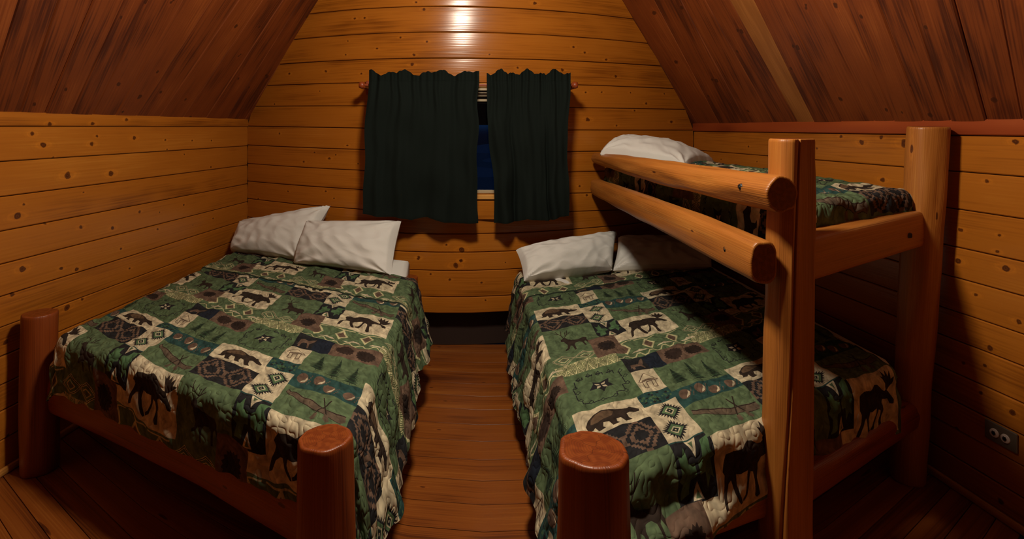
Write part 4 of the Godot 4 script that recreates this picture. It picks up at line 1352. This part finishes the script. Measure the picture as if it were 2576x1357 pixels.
# corners: bottom-left, bottom-right, top-right, top-left
func pillow(label: String, c: Array, thick: float, seed_: float, face: Vector3) -> void:
	var t := thing("pillow", label, "pillow", c[0].lerp(c[1], 0.5), "white pillows")
	var n := 56
	var m: ArrayMesh = null
	var nrm: Vector3 = (c[1] - c[0]).cross(c[3] - c[0]).normalized()
	if nrm.dot(face) < 0.0:
		nrm = -nrm
	for side in 2:
		var P := []
		var U := []
		for i in n + 1:
			var row := []
			var ur := []
			var b := -1.0 + 2.0 * i / n
			for j in n + 1:
				var a := -1.0 + 2.0 * j / n
				# edges draw in between the four pointed corners
				var ax := a * (1.0 - 0.035 * (1.0 - b * b) * absf(a))
				var bx := b * (1.0 - 0.05 * (1.0 - a * a) * absf(b))
				var p: Vector3 = (c[0].lerp(c[1], ax * 0.5 + 0.5)).lerp(c[3].lerp(c[2], ax * 0.5 + 0.5), bx * 0.5 + 0.5)
				var fill_ := pow(maxf(0.0, (1.0 - a * a) * (1.0 - b * b)), 0.31)
				var wr := 0.0
				for k in 4:
					var cx: float = [-1.0, 1.0, 1.0, -1.0][k]
					var cy: float = [-1.0, -1.0, 1.0, 1.0][k]
					var dx := a - cx
					var dy := b - cy
					var rad := sqrt(dx * dx + dy * dy)
					var an := atan2(dy, dx)
					wr += 0.014 * exp(-rad * 1.7) * sin(an * 9.0 + seed_ * (k + 2.0) + rad * 2.0)
				var rid := wobble.get_noise_2d(a * 1.7 + seed_ * 4.0, b * 1.2 + seed_)
				wr += 0.005 * (0.5 - pow(absf(rid), 0.6) * 1.2) * smoothstep(0.0, 0.5, fill_)
				wr += 0.004 * wobble.get_noise_2d(a * 2.6 + b * 1.2 + seed_, b * 1.7 - a)
				var s := 1.0 if side == 0 else -0.5
				row.append(p + nrm * (fill_ * thick * s + wr * s * minf(1.0, fill_ * 1.8)) + Vector3(0, -0.02 * fill_ * absf(b), 0) - t.position)
				ur.append(Vector2(a * 0.5 + 0.5, b * 0.5 + 0.5))
			P.append(row)
			U.append(ur)
		var test := sheet(P, U, false, 1.0)
		var k0: Vector3 = test.surface_get_arrays(0)[Mesh.ARRAY_NORMAL][(n / 2) * (n + 1) + n / 2]
		var want := nrm if side == 0 else -nrm
		m = sheet(P, U, false, 1.0 if k0.dot(want) > 0.0 else -1.0, m)
	part(m, "pillowcase", M.linen, t)


func build_pillows() -> void:
	pillow("white pillow leaning in the corner at the left bed's head", [Vector3(-1.707,.621,-.23),Vector3(-1.137,.619,.04),Vector3(-.972,.963,-.1),Vector3(-1.71,.797,-.4)], 0.12, 1.0, Vector3(0, 0.6, 1))
	pillow("white pillow in front, nearer the window, on the left bed", [Vector3(-1.157,.615,.1),Vector3(-.483,.618,.4),Vector3(-.458,.9,.14),Vector3(-1.109,.87,-.04)], 0.13, 2.3, Vector3(0, 0.6, 1))
	pillow("white pillow in full light on the lower bunk, nearest the window", [Vector3(.307,.569,.34),Vector3(.9,.574,.1),Vector3(.998,.767,-.16),Vector3(.276,.707,.12)], 0.12, 3.1, Vector3(0, 0.6, 1))
	pillow("white pillow half in the top bunk's shadow on the lower bunk", [Vector3(.905,.564,.08),Vector3(1.586,.57,0),Vector3(1.795,.688,-.42),Vector3(1.027,.718,-.24)], 0.09, 4.7, Vector3(0, 0.6, 1))
	pillow("white pillow lying up on the top bunk", [Vector3(.818,1.325,.1),Vector3(1.242,1.256,.45),Vector3(1.677,1.247,-.15),Vector3(1.006,1.379,-.16)], 0.14, 5.9, Vector3(0, 1, 0.3))


func build_outlet() -> void:
	var at: Vector2 = Vector2(1.577,.322)
	var f: float = (at.x - RIGHT0.y) / (RIGHT1.y - RIGHT0.y)
	var x := lerpf(RIGHT0.x, RIGHT1.x, f)
	var t := thing("wall_outlet", "tan wall plate with two pale round sockets, low on the right wall", "outlet", Vector3(x - 0.004, at.y, at.x))
	var dir := (RIGHT1 - RIGHT0).normalized()
	t.basis = Basis(Vector3(-dir.x, 0, -dir.y), Vector3.UP, Vector3(NR.x, 0, NR.y))
	part(box(Vector3(0.118, 0.074, 0.008), Vector3(0, 0, 0.004), 0.003), "plate", M.plate, t)
	for s in [-1.0, 1.0]:
		var k := part(lathe([Vector2(0, 0.010), Vector2(0.015, 0.010), Vector2(0.0165, 0.006), Vector2(0.0165, 0.0)], 24), "socket", M.socket, t, Vector3(s * 0.02, 0, 0.003))
		k.rotation.x = PI / 2
		for h in [-0.0038, 0.0038]:
			part(box(Vector3(0.0022, 0.002, 0.0075), Vector3(h, 0.0102, -0.004), 0.0003), "slot", M.slot, k)
		part(box(Vector3(0.005, 0.002, 0.004), Vector3(0, 0.0102, 0.007), 0.0003), "ground_hole", M.slot, k)
	part(box(Vector3(0.005, 0.005, 0.003), Vector3(0, 0, 0.009), 0.001), "screw", M.brass, t)
